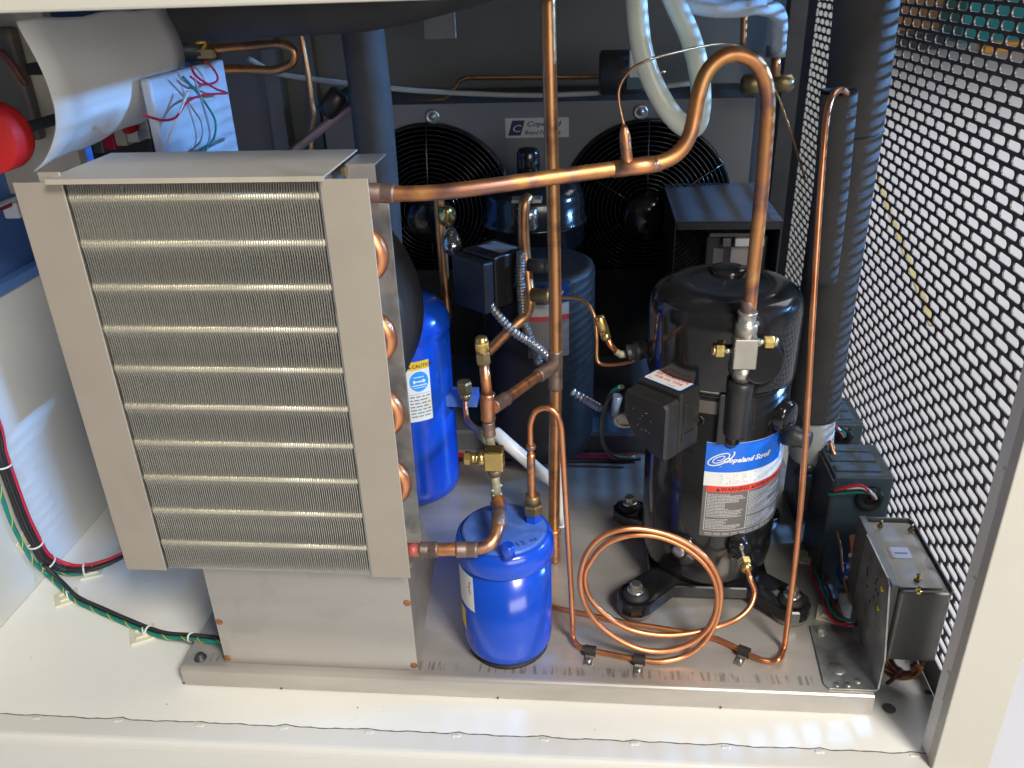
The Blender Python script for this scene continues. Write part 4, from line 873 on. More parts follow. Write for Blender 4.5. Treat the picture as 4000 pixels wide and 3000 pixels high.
# second scroll compressor, flat jacketed top
YC2 = 1.20; c2 = py(2105, 1300, YC2); R2 = 0.0855; zt2 = py(2324, 1022, YC2).z
k2 = thing('rear_scroll_compressor', 'dark scroll compressor behind the copper riser with a faded blue label', 'compressor', (c2.x, YC2, 0.03))
MB().lathe([(0.06,0.05),(R2-0.008,0.06),(R2,0.085),(R2,zt2-0.010),(R2-0.003,zt2-0.003),(R2-0.012,zt2),(0.03,zt2+0.004),(0,zt2+0.005)], (c2.x,YC2,0), (0,0,1), 56).build('shell', mat('satin_black', (0.006,0.0065,0.0075), 0.55, var=0.2), k2)
aL = math.atan2(-1, 0.10) ; f2a = on_cyl(c2.x, YC2, R2+0.0006, R(-97), 0); f2b = on_cyl(c2.x, YC2, R2+0.0010, R(-97), 0)
zl = [px_.z for px_ in (py(2150,1105,1.115), py(2150,1190,1.115), py(2150,1237,1.115), py(2150,1256,1.115), py(2150,1400,1.115))]
mb = MB(); patch(mb, f2a, 0, 0.062, zl[4], zl[0], 16); l2_ = mb.build('nameplate', M_GREYINK, k2)
mb = MB(); patch(mb, f2b, 0, 0.062, zl[1], zl[0], 16); mb.build('blue_field', mat('shaded_label_blue', (0.006,0.03,0.12), 0.35), l2_)  # label blue, white and red are darkened copies with the shade in the colour
mb = MB(); patch(mb, f2b, 0, 0.062, zl[2], zl[1]-0.0003, 16); mb.build('white_field', mat('shaded_label_white', (0.30,0.30,0.30), 0.5), l2_)
mb = MB(); patch(mb, f2b, 0, 0.062, zl[3], zl[2]-0.0003, 16); mb.build('red_band', mat('shaded_label_red', (0.35,0.03,0.03), 0.4), l2_)
mb = MB(); letter(mb, on_cyl(c2.x, YC2, R2+0.0014, R(-97), 0), 'Copeland Scroll', 0.0065, 0.010, (zl[0]+zl[1])/2-0.003, shear=0.35, bold=0.0002); mb.build('white_lettering', M_PALEINK, l2_)
nb2 = nrm((-0.66,-0.75,0)); tb2 = Vector((0.75,-0.66,0)); T2 = Matrix(((tb2.x, nb2.x, 0, 0), (tb2.y, nb2.y, 0, 0), (0,0,1,0), (0,0,0,1)))
q = py(1890, 980, 1.12); T2.translation = (q.x, q.y, 0); zb2 = q.z
MB().rbox(-0.034, 0.034, -0.05, 0.012, zb2-0.075, zb2, 0.003, T2).build('terminal_box', M_DARKP, k2)
MB().rbox(-0.034, 0.034, 0.0135, 0.032, zb2-0.078, zb2-0.004, 0.003, T2).build('terminal_cover', M_DARKP, k2)
mb = MB(); mb.box(-0.022, 0.026, -0.040, -0.008, zb2+0.0004, zb2+0.0007, T2); mb.build('paper_tag', mat('grey_paper', (0.30,0.30,0.33), 0.6), k2)
# hermetic compressor further back
YC3 = 1.36; c3 = py(2085, 800, YC3); z3 = py(2085, 690, YC3).z; R3 = 0.083
k3 = thing('hermetic_compressor', 'glossy black domed compressor behind the horizontal copper pipe', 'compressor', (c3.x, YC3, 0.03))
MB().lathe([(0.05,0.06),(R3,0.09),(R3,z3-0.075),(R3+0.004,z3-0.072),(R3+0.004,z3-0.066),(R3,z3-0.063),(R3-0.001,z3-0.030),(R3-0.008,z3-0.014),(R3-0.024,z3-0.004),(0.03,z3+0.002),(0,z3+0.003)], (c3.x,YC3,0), (0,0,1), 56).build('shell', M_BLACK, k3)
p = py(2065, 680, YC3-0.02); MB().lathe([(0.018,0),(0.018,0.045),(0.015,0.051),(0.006,0.053),(0,0.0535)], (p.x, YC3-0.02, z3-0.002), (0,0,1), 26).build('top_stub', M_BLACK, k3)
sv2 = thing('shiny_service_valve', 'chromed valve on the grey brown pipe behind the copper riser', 'valve', py(2065, 860, 1.16))
a_, b_ = py(2062,810,1.16), py(2075,900,1.16)
MB().lathe([(0.006,0),(0.010,0.004),(0.010,0.016),(0.013,0.018),(0.013,0.030),(0.009,0.032)], b_, a_-b_, 20).build('valve_body', M_ZINC, sv2)
MB().rbox(a_.x-0.022, a_.x+0.020, 1.15, 1.17, a_.z+0.008, a_.z+0.014, 0.001).build('yoke', M_GALV, sv2)
pipe('brown_bent_pipe', 'brown copper pipe bending down left behind the copper riser', [py(2065,770,1.13), py(2048,800,1.12), py(2045,900,1.12), py(2052,1000,1.12), py(2062,1100,1.11), py(2070,1180,1.10), py(2050,1235,1.10), py(1990,1290,1.09), py(1905,1375,1.08)], 0.0080, M_CUA, 7, 16)
st2 = thing('pipe_stub_valve', 'short dark plug sticking out beside the brown bent pipe', 'plug', py(2070,1040,1.115))
MB().lathe([(0.010,0),(0.0105,0.022),(0.0095,0.024),(0.0105,0.026),(0.0105,0.030),(0.008,0.034),(0,0.036)], py(2062,1035,1.115), (1,-0.1,-0.05), 20).build('body', M_DKSTEEL, st2)
MB().lathe([(0.010,0),(0.010,0.018),(0.012,0.019),(0.012,0.027),(0.008,0.028)], py(2075,1152,1.10), (1,-0.05,0), 20).build('nut', M_BRASSD, st2)
def corrug(name, label, pts, r, m, pitch=0.006, cat='conduit'):
    P = spline([py(*p) for p in pts], 40); L = 0; out = [P[0]]; acc = 0
    rad = []
    for i in range(len(P)):
        if i: L += (P[i]-P[i-1]).length
        rad.append(r*(0.90 + 0.13*math.sin(2*math.pi*L/pitch)))
    t = thing(name, label, cat, P[0]); MB().tube(P, r, 12, rad=rad).build('sheath', m, t); return t
M_FLEX = mat('flexible_steel', (0.45,0.46,0.48), 0.32, metal=0.9, var=0.12, vscale=60)
t_ = corrug('flexible_conduit', 'silver flexible conduit slanting across the dark gap beside the riser', [(1845,1120,1.10),(1900,1175,1.09),(2000,1290,1.08),(2090,1350,1.08),(2160,1410,1.09)], 0.0068, M_FLEX)
corrug('flexible_conduit', 'short bright corrugated conduit end behind the terminal box wires', [(2235,1530,1.09),(2285,1560,1.08),(2345,1595,1.05)], 0.0062, M_FLEX, 0.0075)
corrug('flexible_conduit', 'upright braided hose beside the brown bent pipe', [(2035,985,1.10),(2032,1080,1.10),(2038,1180,1.10),(2045,1250,1.10),(2075,1330,1.10),(2105,1420,1.10)], 0.0070, mat('grey_braid', (0.20,0.20,0.21), 0.4, metal=0.7, var=0.4, vscale=200), 0.0045, 'hose')
vp = pipe('rear_copper_pipe', 'dim upright copper pipe left of the dark terminal box', [py(1712,740,1.18), py(1722,900,1.18), py(1738,1100,1.18), py(1748,1240,1.18)], 0.0075, M_CUA, 5, 16)
s0 = py(1745, 845, 1.16)
MB().lathe([(0.004,-0.012),(0.0125,-0.008),(0.0135,0.0),(0.0125,0.010),(0.006,0.014),(0.0055,0.022),(0,0.0225)], s0, (0.2,-0.7,0.6), 22).build('brass_bulb', M_BRASS, vp)
MB().lathe([(0.004,-0.02),(0.009,-0.012),(0.0145,0.004),(0.0135,0.014),(0.007,0.020),(0,0.0215)], py(1765, 940, 1.16), (0.1,-0.5,-0.8), 24).build('steel_drop', mat('dark_chrome', (0.35,0.38,0.42), 0.15, metal=0.9), vp)
# control box with open front
bx0, bx1, by0, by1, bz = 0.1345, 0.2985, 1.298, 1.546, 0.4005
cb_ = thing('control_box', 'open fronted black control box at the rear right', 'control box', ((bx0+bx1)/2, 1.42, 0.03))
MB().rbox(bx0, bx1, by0, by1, bz-0.002, bz, 0.0006, seg=1).build('top_plate', mat('satin_slate', (0.12,0.135,0.16), 0.34, var=0.05), cb_)
for x in (bx0, bx1-0.002): MB().box(x, x+0.002, by0+0.003, by1, 0.15, bz-0.0025).build('side_plate', M_DKBOX, cb_)
MB().box(bx0+0.003, bx1-0.003, by1-0.003, by1-0.001, 0.15, bz-0.003).build('back_plate', M_DKBOX, cb_)
MB().box(bx0+0.003, bx1-0.003, by0, by0+0.002, bz-0.014, bz-0.0025).build('front_lip', M_DKBOX, cb_)
ct = py(2860, 920, 1.33)
cn = thing('contactor', 'grey contactor with pale terminals inside the open control box', 'contactor', (ct.x, 1.33, 0.15))
cw0, cw1 = py(2758,960,1.33).x, py(2998,960,1.33).x; cz = py(2860, 922, 1.33).z
MB().rbox(cw0, cw1, 1.33, 1.40, cz-0.11, cz, 0.003).build('housing', M_DKBOX, cn)
MB().rbox(cw0+0.003, cw1-0.012, 1.322, 1.36, cz+0.001, cz+0.007, 0.001).build('rail', M_GBOX, cn)
for x0, x1 in ((0.25, 0.38), (0.45, 0.92)): MB().rbox(cw0+(cw1-cw0)*x0, cw0+(cw1-cw0)*x1, 1.318, 1.3285, cz-0.014, cz-0.001, 0.001).build('terminal', M_WHITE if x0 > 0.4 else M_GBOX, cn)
MB().box(cw0+0.012, cw0+0.028, 1.3285, 1.3296, cz-0.05, cz-0.02).build('window', M_GBOX, cn)
MB().box(cw0+0.040, cw0+0.070, 1.3285, 1.3296, cz-0.05, cz-0.018).build('rating_label', mat('pale_pink_label', (0.42,0.38,0.38), 0.5), cn)
# rail along the rear edge of the pan
rb = thing('rear_rail', 'dark steel rail along the rear of the base pan', 'rail', (-0.1, 1.30, 0))
ry0 = pz(2150, 1752, Z0+0.005).y
MB().prism([(ry0, Z0+0.001), (ry0, 0.060), (ry0+0.004, 0.064), (1.545, 0.064), (1.545, 0.060), (ry0+0.006, 0.058), (ry0+0.006, Z0+0.001)], 'x', -0.62, 0.30).build('angle', mat('slate_rail', (0.12,0.13,0.15), 0.42, var=0.12), rb)
# hoses, thin lines and foam sleeves
pipe('drain_hose', 'milky white hose sloping down to the pan beside the brass tee', [py(1935,1690,1.02), py(1985,1735,1.0), py(2060,1800,.99), py(2120,1852,.98), py(2160,1880,.975), py(2178,1930,.972), py(2185,2000,.965), py(2190,2060,.955)], 0.0092, mat('white_hose', (0.70,0.72,0.74), 0.3, var=0.04), 7, 18, 'hose')
pipe('thin_white_tube', 'thin white tube standing right behind the copper riser', [py(2188,1700,.952), py(2190,1850,.952), py(2192,2050,.950)], 0.0033, M_WWHT, 5, 10, 'tube')
hs = [py(*p) for p in ((2484,-40,1.00),(2490,60,1.00),(2505,180,1.00),(2540,300,1.00),(2600,415,1.00),(2655,480,1.005),(2700,500,1.01),(2728,470,1.015),(2738,380,1.02),(2725,250,1.025),(2690,130,1.03),(2640,20,1.03),(2610,-50,1.03))]
pipe('clear_hose', 'looped milky clear hose hanging from the top of the cabinet', hs, 0.0118, M_HOSE, 8, 20, 'hose')
hh = pipe('upper_hose', 'pale hose lying across the very top beside the looped hose', [py(2600,-30,1.06), py(2680,12,1.06), py(2780,32,1.06), py(2880,34,1.07), py(2965,25,1.08), py(3040,60,1.12), py(3040,190,1.14)], 0.0098, mat('pale_blue_hose', (0.60,0.68,0.74), 0.25, var=0.05), 7, 18, 'hose')
pipe('white_airline', 'thin pale tube sagging across the back wall above the fan panel', [py(970,228,1.5), py(1080,285,1.5), py(1230,310,1.5), py(1400,330,1.5), py(1600,352,1.5), py(1850,366,1.5), py(2100,372,1.5), py(2400,358,1.5), py(2700,325,1.5)], 0.0044, mat('grey_white_tube', (0.5,0.52,0.52), 0.4), 7, 12, 'tube')
pipe('back_copper_line', 'dim thin copper line stepping up above the fan panel', [py(1510,402,1.6), py(1640,396,1.6), py(1735,385,1.6), py(1775,345,1.6), py(1810,308,1.6), py(1900,302,1.6), py(2350,298,1.6), py(2600,280,1.6)], 0.0042, M_CUA, 6, 10)
sol = thing('solenoid_valve', 'grey solenoid coil with a pale bracket in front of the back wall', 'solenoid', py(2420,310,1.5))
c_ = py(2340,285,1.5); MB().lathe([(0.030,0),(0.036,0.004),(0.036,0.07),(0.028,0.078)], c_, (1,0,0), 28).build('coil', M_DKBOX, sol)
a_, b_ = py(2455,190,1.47), py(2515,330,1.47); MB().rbox(a_.x, b_.x, 1.462, 1.470, b_.z, a_.z, 0.003).build('bracket', M_GALV, sol)
MB().lathe([(0.007,0),(0.006,0.003),(0,0.0035)], py(2485,198,1.462), (0,-1,0), 16).build('screw', M_DKSTEEL, sol)
MB().rbox(a_.x-0.002, b_.x+0.006, 1.455, 1.4615, py(2480,345,1.47).z, py(2480,300,1.47).z, 0.001).build('label', mat('teal_label', (0.05,0.13,0.15), 0.5), sol)
bv = thing('brass_manifold', 'dim brass fitting behind the arch of the copper pipe', 'fitting', py(3000,330,1.5))
m0, m1 = py(2895,330,1.5), py(3075,325,1.5)
MB().lathe([(0.010,0),(0.016,0.004),(0.016,0.03),(0.010,0.034),(0.010,0.05),(0.014,0.052),(0.014,0.08),(0.008,0.085)], m0, m1-m0, 18).build('body', M_BRASSD, bv)
MB().tube([py(3025,320,1.5), py(3030,260,1.5), py(3030,210,1.5)], 0.008, 14).build('riser', M_CUA, bv)
MB().lathe([(0.016,0),(0.016,0.018)], py(3028,222,1.5), (0,0,1), 18).build('collar', M_GALV, bv)
pipe('upper_thin_pipe', 'short dim red copper line hanging above the pipe arch', [py(2908,50,1.5), py(2905,120,1.5), py(2902,175,1.5)], 0.0055, M_CUA, 4, 10)
def foam(name, label, pts, r, slit=False, n=10):
    P = spline(pts, n); t = thing(name, label, 'insulation', P[-1]); MB().tube(P, r, 30).build('sleeve', M_FOAM, t); return t
foam('foam_sleeve', 'black foam covered vertical pipe between the coil and the fan panel', [py(1400,-40,1.24), py(1420,150,1.24), py(1450,400,1.24), py(1470,620,1.24), py(1485,800,1.24), py(1520,1300,1.24)], 0.0300)
tf = foam('foam_sleeve', 'thick black foam covered pipe running across under the top rail', [py(560,70,1.15), py(900,45,1.15), py(1200,30,1.15), py(1450,10,1.16), py(1750,-60,1.17), py(2000,-140,1.18)], 0.0330)
hk = thing('ceiling_hook', 'small pale hook and plate hanging at the top centre', 'hook', py(1710,60,1.4))
MB().tube(spline([py(1690,-30,1.4), py(1695,15,1.4), py(1708,35,1.4), py(1722,38,1.4), py(1724,30,1.4)], 6), 0.0045, 10).build('hook', M_WWHT, hk)
a_ = py(1714,60,1.42); MB().rbox(a_.x-0.026, a_.x+0.026, 1.42, 1.423, a_.z-0.035, a_.z+0.03, 0.002).build('plate', M_GREYWALL, hk)
YI = 1.0
foam('foam_sleeve', 'big black foam covered pipe on the right catching striped daylight', [py(3388,-60,YI), py(3376,100,YI), py(3335,450,YI), py(3292,750,YI), py(3242,1100,YI), py(3216,1280,YI), py(3182,1540,YI), py(3175,1615,YI)], 0.0330)
sh = foam('foam_sleeve', 'short open ended black foam sleeve holding the thin copper tube end', [py(3278,356,.945), py(3262,560,.95), py(3238,820,.957), py(3205,1090,.965)], 0.0185)
mb = MB(); e_ = py(3278,354,.945); mb.lathe([(0.0188,0),(0.0182,0.0008),(0.0128,0.0008),(0.0125,-0.02),(0,-0.021)], e_, (0,0,1), 28); mb.build('open_end', mat('foam_end', (0.02,0.02,0.022), 0.6), sh)
mb = MB()
for k, vv in enumerate((515,)): pass
lr = [py(3326,520,YI) + Vector((0.0335*math.cos(R(a)), 0.0335*math.sin(R(a)), 0.004*math.cos(R(a)))) for a in range(0, 360, 12)]
tag(MB().tube(lr, 0.0010, 6, True).build('foam_joint', M_RUBBER), 'thin dark tape joint round the big right foam sleeve', 'tape')
sc_ = thing('suction_coupling', 'white taped coupling below the big right foam sleeve', 'coupling', py(3175,1700,YI))
k0, k1 = py(3176,1605,YI), py(3164,1785,YI); d = k1-k0
MB().lathe([(0.0270,0),(0.0285,0.004),(0.0285,d.length*0.9),(0.0240,d.length)], k0, d, 32).build('tape_wrap', mat('white_tape', (0.62,0.64,0.62), 0.6, var=0.1, vscale=50, bmp=0.3, bscale=90), sc_)
k2_ = py(3160,1835,YI); MB().lathe([(0.0115,0),(0.0115,(k2_-k1).length)], k1, k2_-k1, 22).build('neck', M_ZINC, sc_)
k3_ = py(3145,1975,YI); L = (k3_-k2_).length
MB().lathe([(0.015,0),(0.0195,0.003),(0.0195,L*0.35),(0.0165,L*0.45),(0.0150,L*0.95),(0.013,L)], k2_, k3_-k2_, 28).build('grey_cap', mat('grey_plastic', (0.15,0.15,0.155), 0.45), sc_)
MB().lathe([(0.0175,0),(0.0180,0.02),(0.0150,0.040)], py(3085,1650,.975), py(3125,1650,1.0)-py(3085,1650,.975), 24).build('side_inlet', M_DKSTEEL, sc_)
# ================================================================== right side: slate boxes, bracket, pressure control
def slate(label, x0, x1, y0, y1, zt, hu, hv):
    t = thing('slate_box', label, 'box', ((x0+x1)/2, (y0+y1)/2, Z0), 'slate blue metal boxes on the right')
    MB().rbox(x0, x1, y0, y1, 0.001, zt, 0.0025).build('case', M_TEAL, t)
    for k in range(3):
        yy = y0 + (y1-y0)*(0.14+0.30*k); MB().rbox(x0+0.004, x1-0.012, yy, yy+(y1-y0)*0.17, zt-0.0005, zt+0.0022, 0.001).build('top_rib', M_TEAL, t)
    MB().box(x0-0.003, x0-0.0005, y0-0.004, y1-0.002, 0.002, zt-0.004).build('side_shade', M_DKSTEEL, t)  # added dark sheet, stands in for shade on the left face
    c = py(hu, hv, y0)
    mb = MB(); mb.tube([(c.x+0.0125*math.cos(2*math.pi*k/24), y0-0.002, c.z+0.0125*math.sin(2*math.pi*k/24)) for k in range(24)], 0.0052, 10, True); mb.build('grommet', M_RUBBER, t)
    MB().lathe([(0.011,0),(0.011,0.001)], (c.x, y0-0.0002, c.z), (0,-1,0), 20).build('cable_hole', M_RUBBER, t)
    for col, dx, dz in ((M_WRED, -0.030, 0.030), (M_WBLK, -0.032, 0.024), (M_WGRN, -0.034, 0.020), (M_WWHT, -0.028, 0.027)):
        j = random.uniform(-0.003, 0.003)
        MB().tube(spline([(c.x+0.001+j, y0+0.004, c.z), (c.x+0.001+j, y0-0.010, c.z+0.006), (c.x-0.008+j, y0-0.020, c.z+0.020), (c.x+dx*0.7, y0-0.018, c.z+dz), (c.x+dx*1.6, y0-0.012, c.z+dz*0.6)], 6), 0.0021, 8).build('lead', col, t)
    return t
slate('slate blue metal box with a black grommet just behind the grey pressure control', 0.306, 0.3775, 0.905, 0.985, 0.188, 3395, 1945)
slate('slate blue metal box partly hidden behind the white taped coupling', 0.306, 0.3775, 1.035, 1.115, 0.190, 3280, 1705)
br_ = thing('mounting_bracket', 'spangled galvanised angle bracket with knockouts bolted to the pan corner', 'bracket', (0.30, 0.76, Z0))
o_ = [(0.3255,0.7130),(0.3255,0.8130),(0.2765,0.8130),(0.2745,0.8110),(0.2690,0.7200),(0.2735,0.7130)]
MB().prism(o_, 'z', Z0+0.0010, Z0+0.0028).build('base_leg', M_GALV, br_)
up_ = [(0.7135,Z0+0.0030),(0.826,Z0+0.0030),(0.826,0.160),(0.7480,0.160),(0.7400,0.155),(0.7135,0.075)]
MB().prism(up_, 'x', 0.3256, 0.3274).build('upright_leg', M_GALV, br_)
for (u, v, r) in ((3270,2610,0.0100),(3268,2675,0.0036),(3312,2675,0.0036),(3350,2660,0.0042)):
    p = pz(u, v, Z0+0.0029); MB().lathe([(r,0.0),(r,0.0004),(r*0.94,0.0009),(0,0.0010)], (p.x,p.y,Z0+0.0028), (0,0,1), 24).build('knockout', M_GALV, br_)
p = pz(3208, 2463, Z0+0.004); MB().lathe([(0.0078,0),(0.0078,0.001)], (p.x,p.y,Z0+0.0028), (0,0,1), 20).hexa((p.x,p.y,Z0+0.0038), (0,0,1), 0.0056, 0.0045).build('bracket_bolt', M_ZINC, br_)
for (u, v) in ((3445,2300),(3430,2375)):
    p = px(u, v, 0.3252); MB().lathe([(0.0036,0),(0.0034,0.0012),(0.0015,0.0022),(0,0.0024)], (0.3256, p.y, p.z), (-1,0,0), 14).build('brass_screw', M_BRONZE, br_)
for k in range(10):
    p = px(3395+random.uniform(-15,35), 2220+k*14, 0.3252); MB().box(0.3250, 0.3255, p.y-0.0008, p.y+0.0008, p.z-0.002, p.z+0.002).build('punched_slit', M_RUBBER, br_)
pc = thing('pressure_control', 'grey steel pressure control box hung on the bracket by the slotted panel', 'control', (0.37, 0.80, 0.05))
X0, X1, Y0, Y1, ZA, ZC = 0.3380, 0.3925, 0.738, 0.868, 0.0505, 0.1490
MB().rbox(X0, X1, Y0, Y1, ZA, ZC, 0.0040, seg=3).build('cover', M_GBOX, pc)
MB().rbox(X0-0.0085, X0-0.0004, Y0+0.004, Y1+0.002, ZA-0.002, ZC+0.006, 0.001).build('back_case', M_GBOX, pc)
ol_ = [(X0+0.001, Y0+0.006), (X1-0.009, Y0+0.006), (X1-0.007, Y0+0.032), (X1-0.013, Y0+0.040), (X1-0.013, Y0+0.052), (X1-0.008, Y0+0.060), (X1-0.010, Y1-0.006), (X0+0.001, Y1-0.006)]
MB().prism(ol_, 'z', ZC-0.001, ZC+0.0022).build('top_plate', mat('worn_grey_plate', (0.26,0.255,0.24), 0.36, metal=0.5, var=0.12, vscale=30), pc)
MB().prism([(X0-0.008,Y1+0.0005),(X1-0.004,Y1+0.0005),(X1-0.001,Y1-0.004),(X1-0.001,Y0+0.002),(X1+0.0006,Y0+0.002),(X1+0.0006,Y1-0.003),(X1-0.003,Y1+0.0025),(X0-0.008,Y1+0.0025)], 'z', ZC-0.004, ZC+0.0040).build('raised_rim', M_GBOX, pc)
for (u, v) in ((3440,2050),(3560,2065),(3585,2260),(3588,2310)):
    p = pz(u, v, ZC+0.004); MB().hexa((p.x,p.y,ZC+0.0022), (0,0,1), 0.0034, 0.003).lathe([(0.0018,0.003),(0.0018,0.008),(0,0.0085)], (p.x,p.y,ZC+0.0022), (0,0,1), 10).build('adjuster_screw', M_BRONZE if v > 2200 else M_BRASSD, pc)
p = pz(3515, 2160, ZC+0.0024); MB().box(p.x-0.012, p.x+0.012, p.y-0.010, p.y+0.010, ZC+0.0024, ZC+0.0027).build('paper_label', mat('pinkish_label', (0.55,0.48,0.46), 0.6), pc)
mb = MB(); mb.box(p.x-0.006, p.x+0.008, p.y-0.002, p.y+0.0005, ZC+0.0028, ZC+0.0029); mb.build('label_print', M_GREYINK, pc)
bw_ = thing('brown_wire_bundle', 'bundle of brown wires tied below the grey pressure control', 'wires', pz(3480,2640,0.005))
for k in range(7):
    o1 = Vector((random.uniform(-0.004,0.004), random.uniform(-0.004,0.004), random.uniform(-0.004,0.006)))
    P = [pz(3600-k*6,2590,0.045)+o1, pz(3570,2625,0.022)+o1, pz(3520,2635,0.014)+o1, pz(3470,2610,0.016)+o1*1.6, pz(3435,2560,0.03)+o1*2, pz(3425,2480,0.05)+o1]
    MB().tube(spline(P, 6), 0.0019, 8).build('wire', M_BROWN if k % 3 else M_CUA, bw_)
P = [pz(3520,2610,0.028), pz(3490,2650,0.014), pz(3462,2672,0.006)]; MB().tube(spline(P,5), 0.0022, 8).build('tied_end', M_BROWN, bw_)
# wires and tie mounts between compressor and bracket
def tie_mount(label, p, rot, sz=0.0105, wall=False):
    t = thing('cable_tie_mount', label, 'tie mount', p, 'ivory adhesive cable tie mounts')
    Mx = Matrix.Translation(p) @ Matrix.Rotation(R(rot), 4, 'Z')
    if wall: Mx = Matrix.Translation(p) @ Matrix.Rotation(R(90), 4, 'Y') @ Matrix.Rotation(R(rot), 4, 'Z')
    MB().rbox(-sz, sz, -sz, sz, 0.0003, 0.0032, 0.0008, Mx).build('pad', M_TIE, t)
    for s in (-1, 1): MB().rbox(-sz*0.55, sz*0.55, s*sz*0.45-0.0022, s*sz*0.45+0.0022, 0.0032, 0.0062, 0.0008, Mx).build('saddle', M_TIE, t)
    MB().tube([Mx @ Vector((0.0016, 0.0055*math.cos(R(a)), 0.0058+0.0052*math.sin(R(a)))) for a in range(-20, 201, 20)], 0.0011, 6).build('zip_tie', M_WWHT, t)
    return t
tie_mount('ivory cable tie mount right of the compressor among red wires', pz(3160,2185,Z0), -20, 0.014)
tie_mount('ivory cable tie mount beside the galvanised bracket', pz(3235,2405,Z0), -20, 0.014)
wr = thing('right_wire_run', 'red green and black wires running past the tie mounts to the bracket', 'wires', pz(3200,2300,Z0))
for k, m in enumerate((M_WRED, M_WGRN, M_WBLK, M_BROWN)):
    o1 = Vector((0.003*k-0.004, 0.002*(k % 2), 0.0045*(k % 2)))
    P = [pz(3290,1900,0.09)+o1, pz(3275,2010,0.075)+o1, pz(3250,2090,0.06)+o1, pz(3215,2150,0.045)+o1, pz(3185,2190,0.036)+o1, pz(3190,2250,0.036)+o1, pz(3225,2330,0.037)+o1, pz(3250,2400,0.038)+o1, pz(3290,2435,0.040)+o1, pz(3350,2440,0.045)+o1]
    MB().tube(spline(P, 6), 0.0021, 8).build('wire', m, wr)
ct_ = thing('control_capillaries', 'pair of bare copper capillaries dropping from the coupling to the bracket', 'capillary', pz(3300,2250,0.05))
for P, r in (([(3240,1720,.97),(3265,1800,.955),(3290,1900,.94),(3310,2000,.925),(3325,2100,.905),(3332,2200,.885),(3335,2300,.865),(3335,2370,.85)], 0.0030), ([(3190,1785,.985),(3205,1870,.96),(3235,1970,.94),(3265,2060,.91),(3285,2150,.89),(3295,2250,.87),(3320,2350,.85)], 0.0017), ([(3250,1730,.975),(3285,1850,.95),(3318,2000,.925),(3338,2120,.90),(3345,2250,.88),(3340,2360,.86)], 0.0022)):
    MB().tube(spline([py(*p) for p in P], 6), r, 10).build('tube', M_CU if r > 0.0025 else M_CUA, ct_)
rl_ = thing('blue_relay', 'small blue and white relay against the galvanised bracket', 'relay', (0.318, 0.85, Z0))
a_ = py(3318, 2240, .875); MB().rbox(a_.x-0.011, a_.x+0.012, 0.868, 0.892, Z0+0.02, a_.z+0.004, 0.001).build('case', mat('relay_blue', (0.02,0.06,0.30), 0.4), rl_)
for k in range(3): MB().box(a_.x-0.008, a_.x+0.006, 0.8674, 0.8679, Z0+0.03+0.018*k, Z0+0.036+0.018*k).build('white_mark', M_WHITE, rl_)
MB().rbox(a_.x-0.016, a_.x+0.010, 0.855, 0.867, Z0+0.0005, Z0+0.018, 0.001).build('foot', M_GALV, rl_)
# wires by the terminal box
tw = thing('terminal_leads', 'green striped leads and black clip hanging left of the terminal box', 'wires', py(2380,1600,.9))
for m, o, r in ((M_WGRN, 0, 0.0022), (M_WBLK, 0.004, 0.0024), (M_WGRN, -0.004, 0.0020), (M_WBLK, 0.008, 0.0026)):
    P = [py(2425+o*800,1510,.86), py(2385,1540+o*1000,.875), py(2360,1600,.90), py(2350,1670,.93), py(2355,1730,.96), py(2385,1775,.98), py(2440,1790+o*600,.99), py(2500,1792,1.0)]
    q = MB().tube(spline(P, 7), r, 8).build('lead', m, tw)
MB().rbox(-0.010, 0.010, -0.004, 0.004, 0, 0.014, 0.002, Matrix.Translation(py(2440,1655,.87))).build('clip', M_GBOX, tw)
MB().tube([py(2415,1545,.855), py(2405,1585,.855), py(2400,1620,.86)], 0.006, 10, r2=0.004).build('boot', mat('blue_grey_plastic', (0.10,0.14,0.22), 0.3), tw)
MB().tube([py(2440+8*math.cos(2*math.pi*k/12),1640,.868)+Vector((0.009*math.cos(2*math.pi*k/12),0,0.009*math.sin(2*math.pi*k/12))) for k in range(12)], 0.0026, 8, True).build('strain_ring', M_GBOX, tw)
rw = thing('rear_red_wires', 'red and black wires lying along the rear of the base pan', 'wires', pz(2100,1790,Z0))
for k, m in enumerate((M_WRED, M_WRED, M_WBLK)):
    P = [pz(u, v + k*9, Z0+0.004+0.003*k) for u, v in ((1780,1775),(1850,1778),(2000,1785),(2150,1782),(2300,1780),(2480,1785))]
    MB().tube(spline(P, 6), 0.0034, 10).build('wire', m, rw)
# ================================================================== left side: harness on the partition and floor
hn = thing('wire_harness', 'black red and green wire harness curving over the cream floor at left', 'harness', (-0.72, 0.80, 0.0))
def hpath(off, end=0):
    a = [px(-40,1640,XW+0.010), px(0,1790,XW+0.010), px(45,1920,XW+0.010), px(90,2040,XW+0.011), px(130,2120,XW+0.011), px(172,2190,XW+0.011)]
    b = [pz(250,2228,0.008), pz(320,2232,0.008), pz(420,2205,0.008), pz(520,2150,0.008), pz(640,2060,0.008), pz(800,1960,0.008)]
    a.insert(0, a[0] + Vector((0.002,-0.03,0.16)))
    return [p + Vector(off) for p in a + b]
offs = [(0.000,0,0.000),(0.004,0.0025,0.001),(-0.003,0.004,0.002),(0.0045,-0.003,0.004),(0.001,-0.0045,0.003)]
for o in offs: MB().tube(spline(hpath(o), 8), 0.0028, 10).build('black_wire', M_WBLK, hn)
MB().tube(spline(hpath((0.003,0.0085,0.004)), 8), 0.0030, 10).build('red_wire', M_WRED, hn)
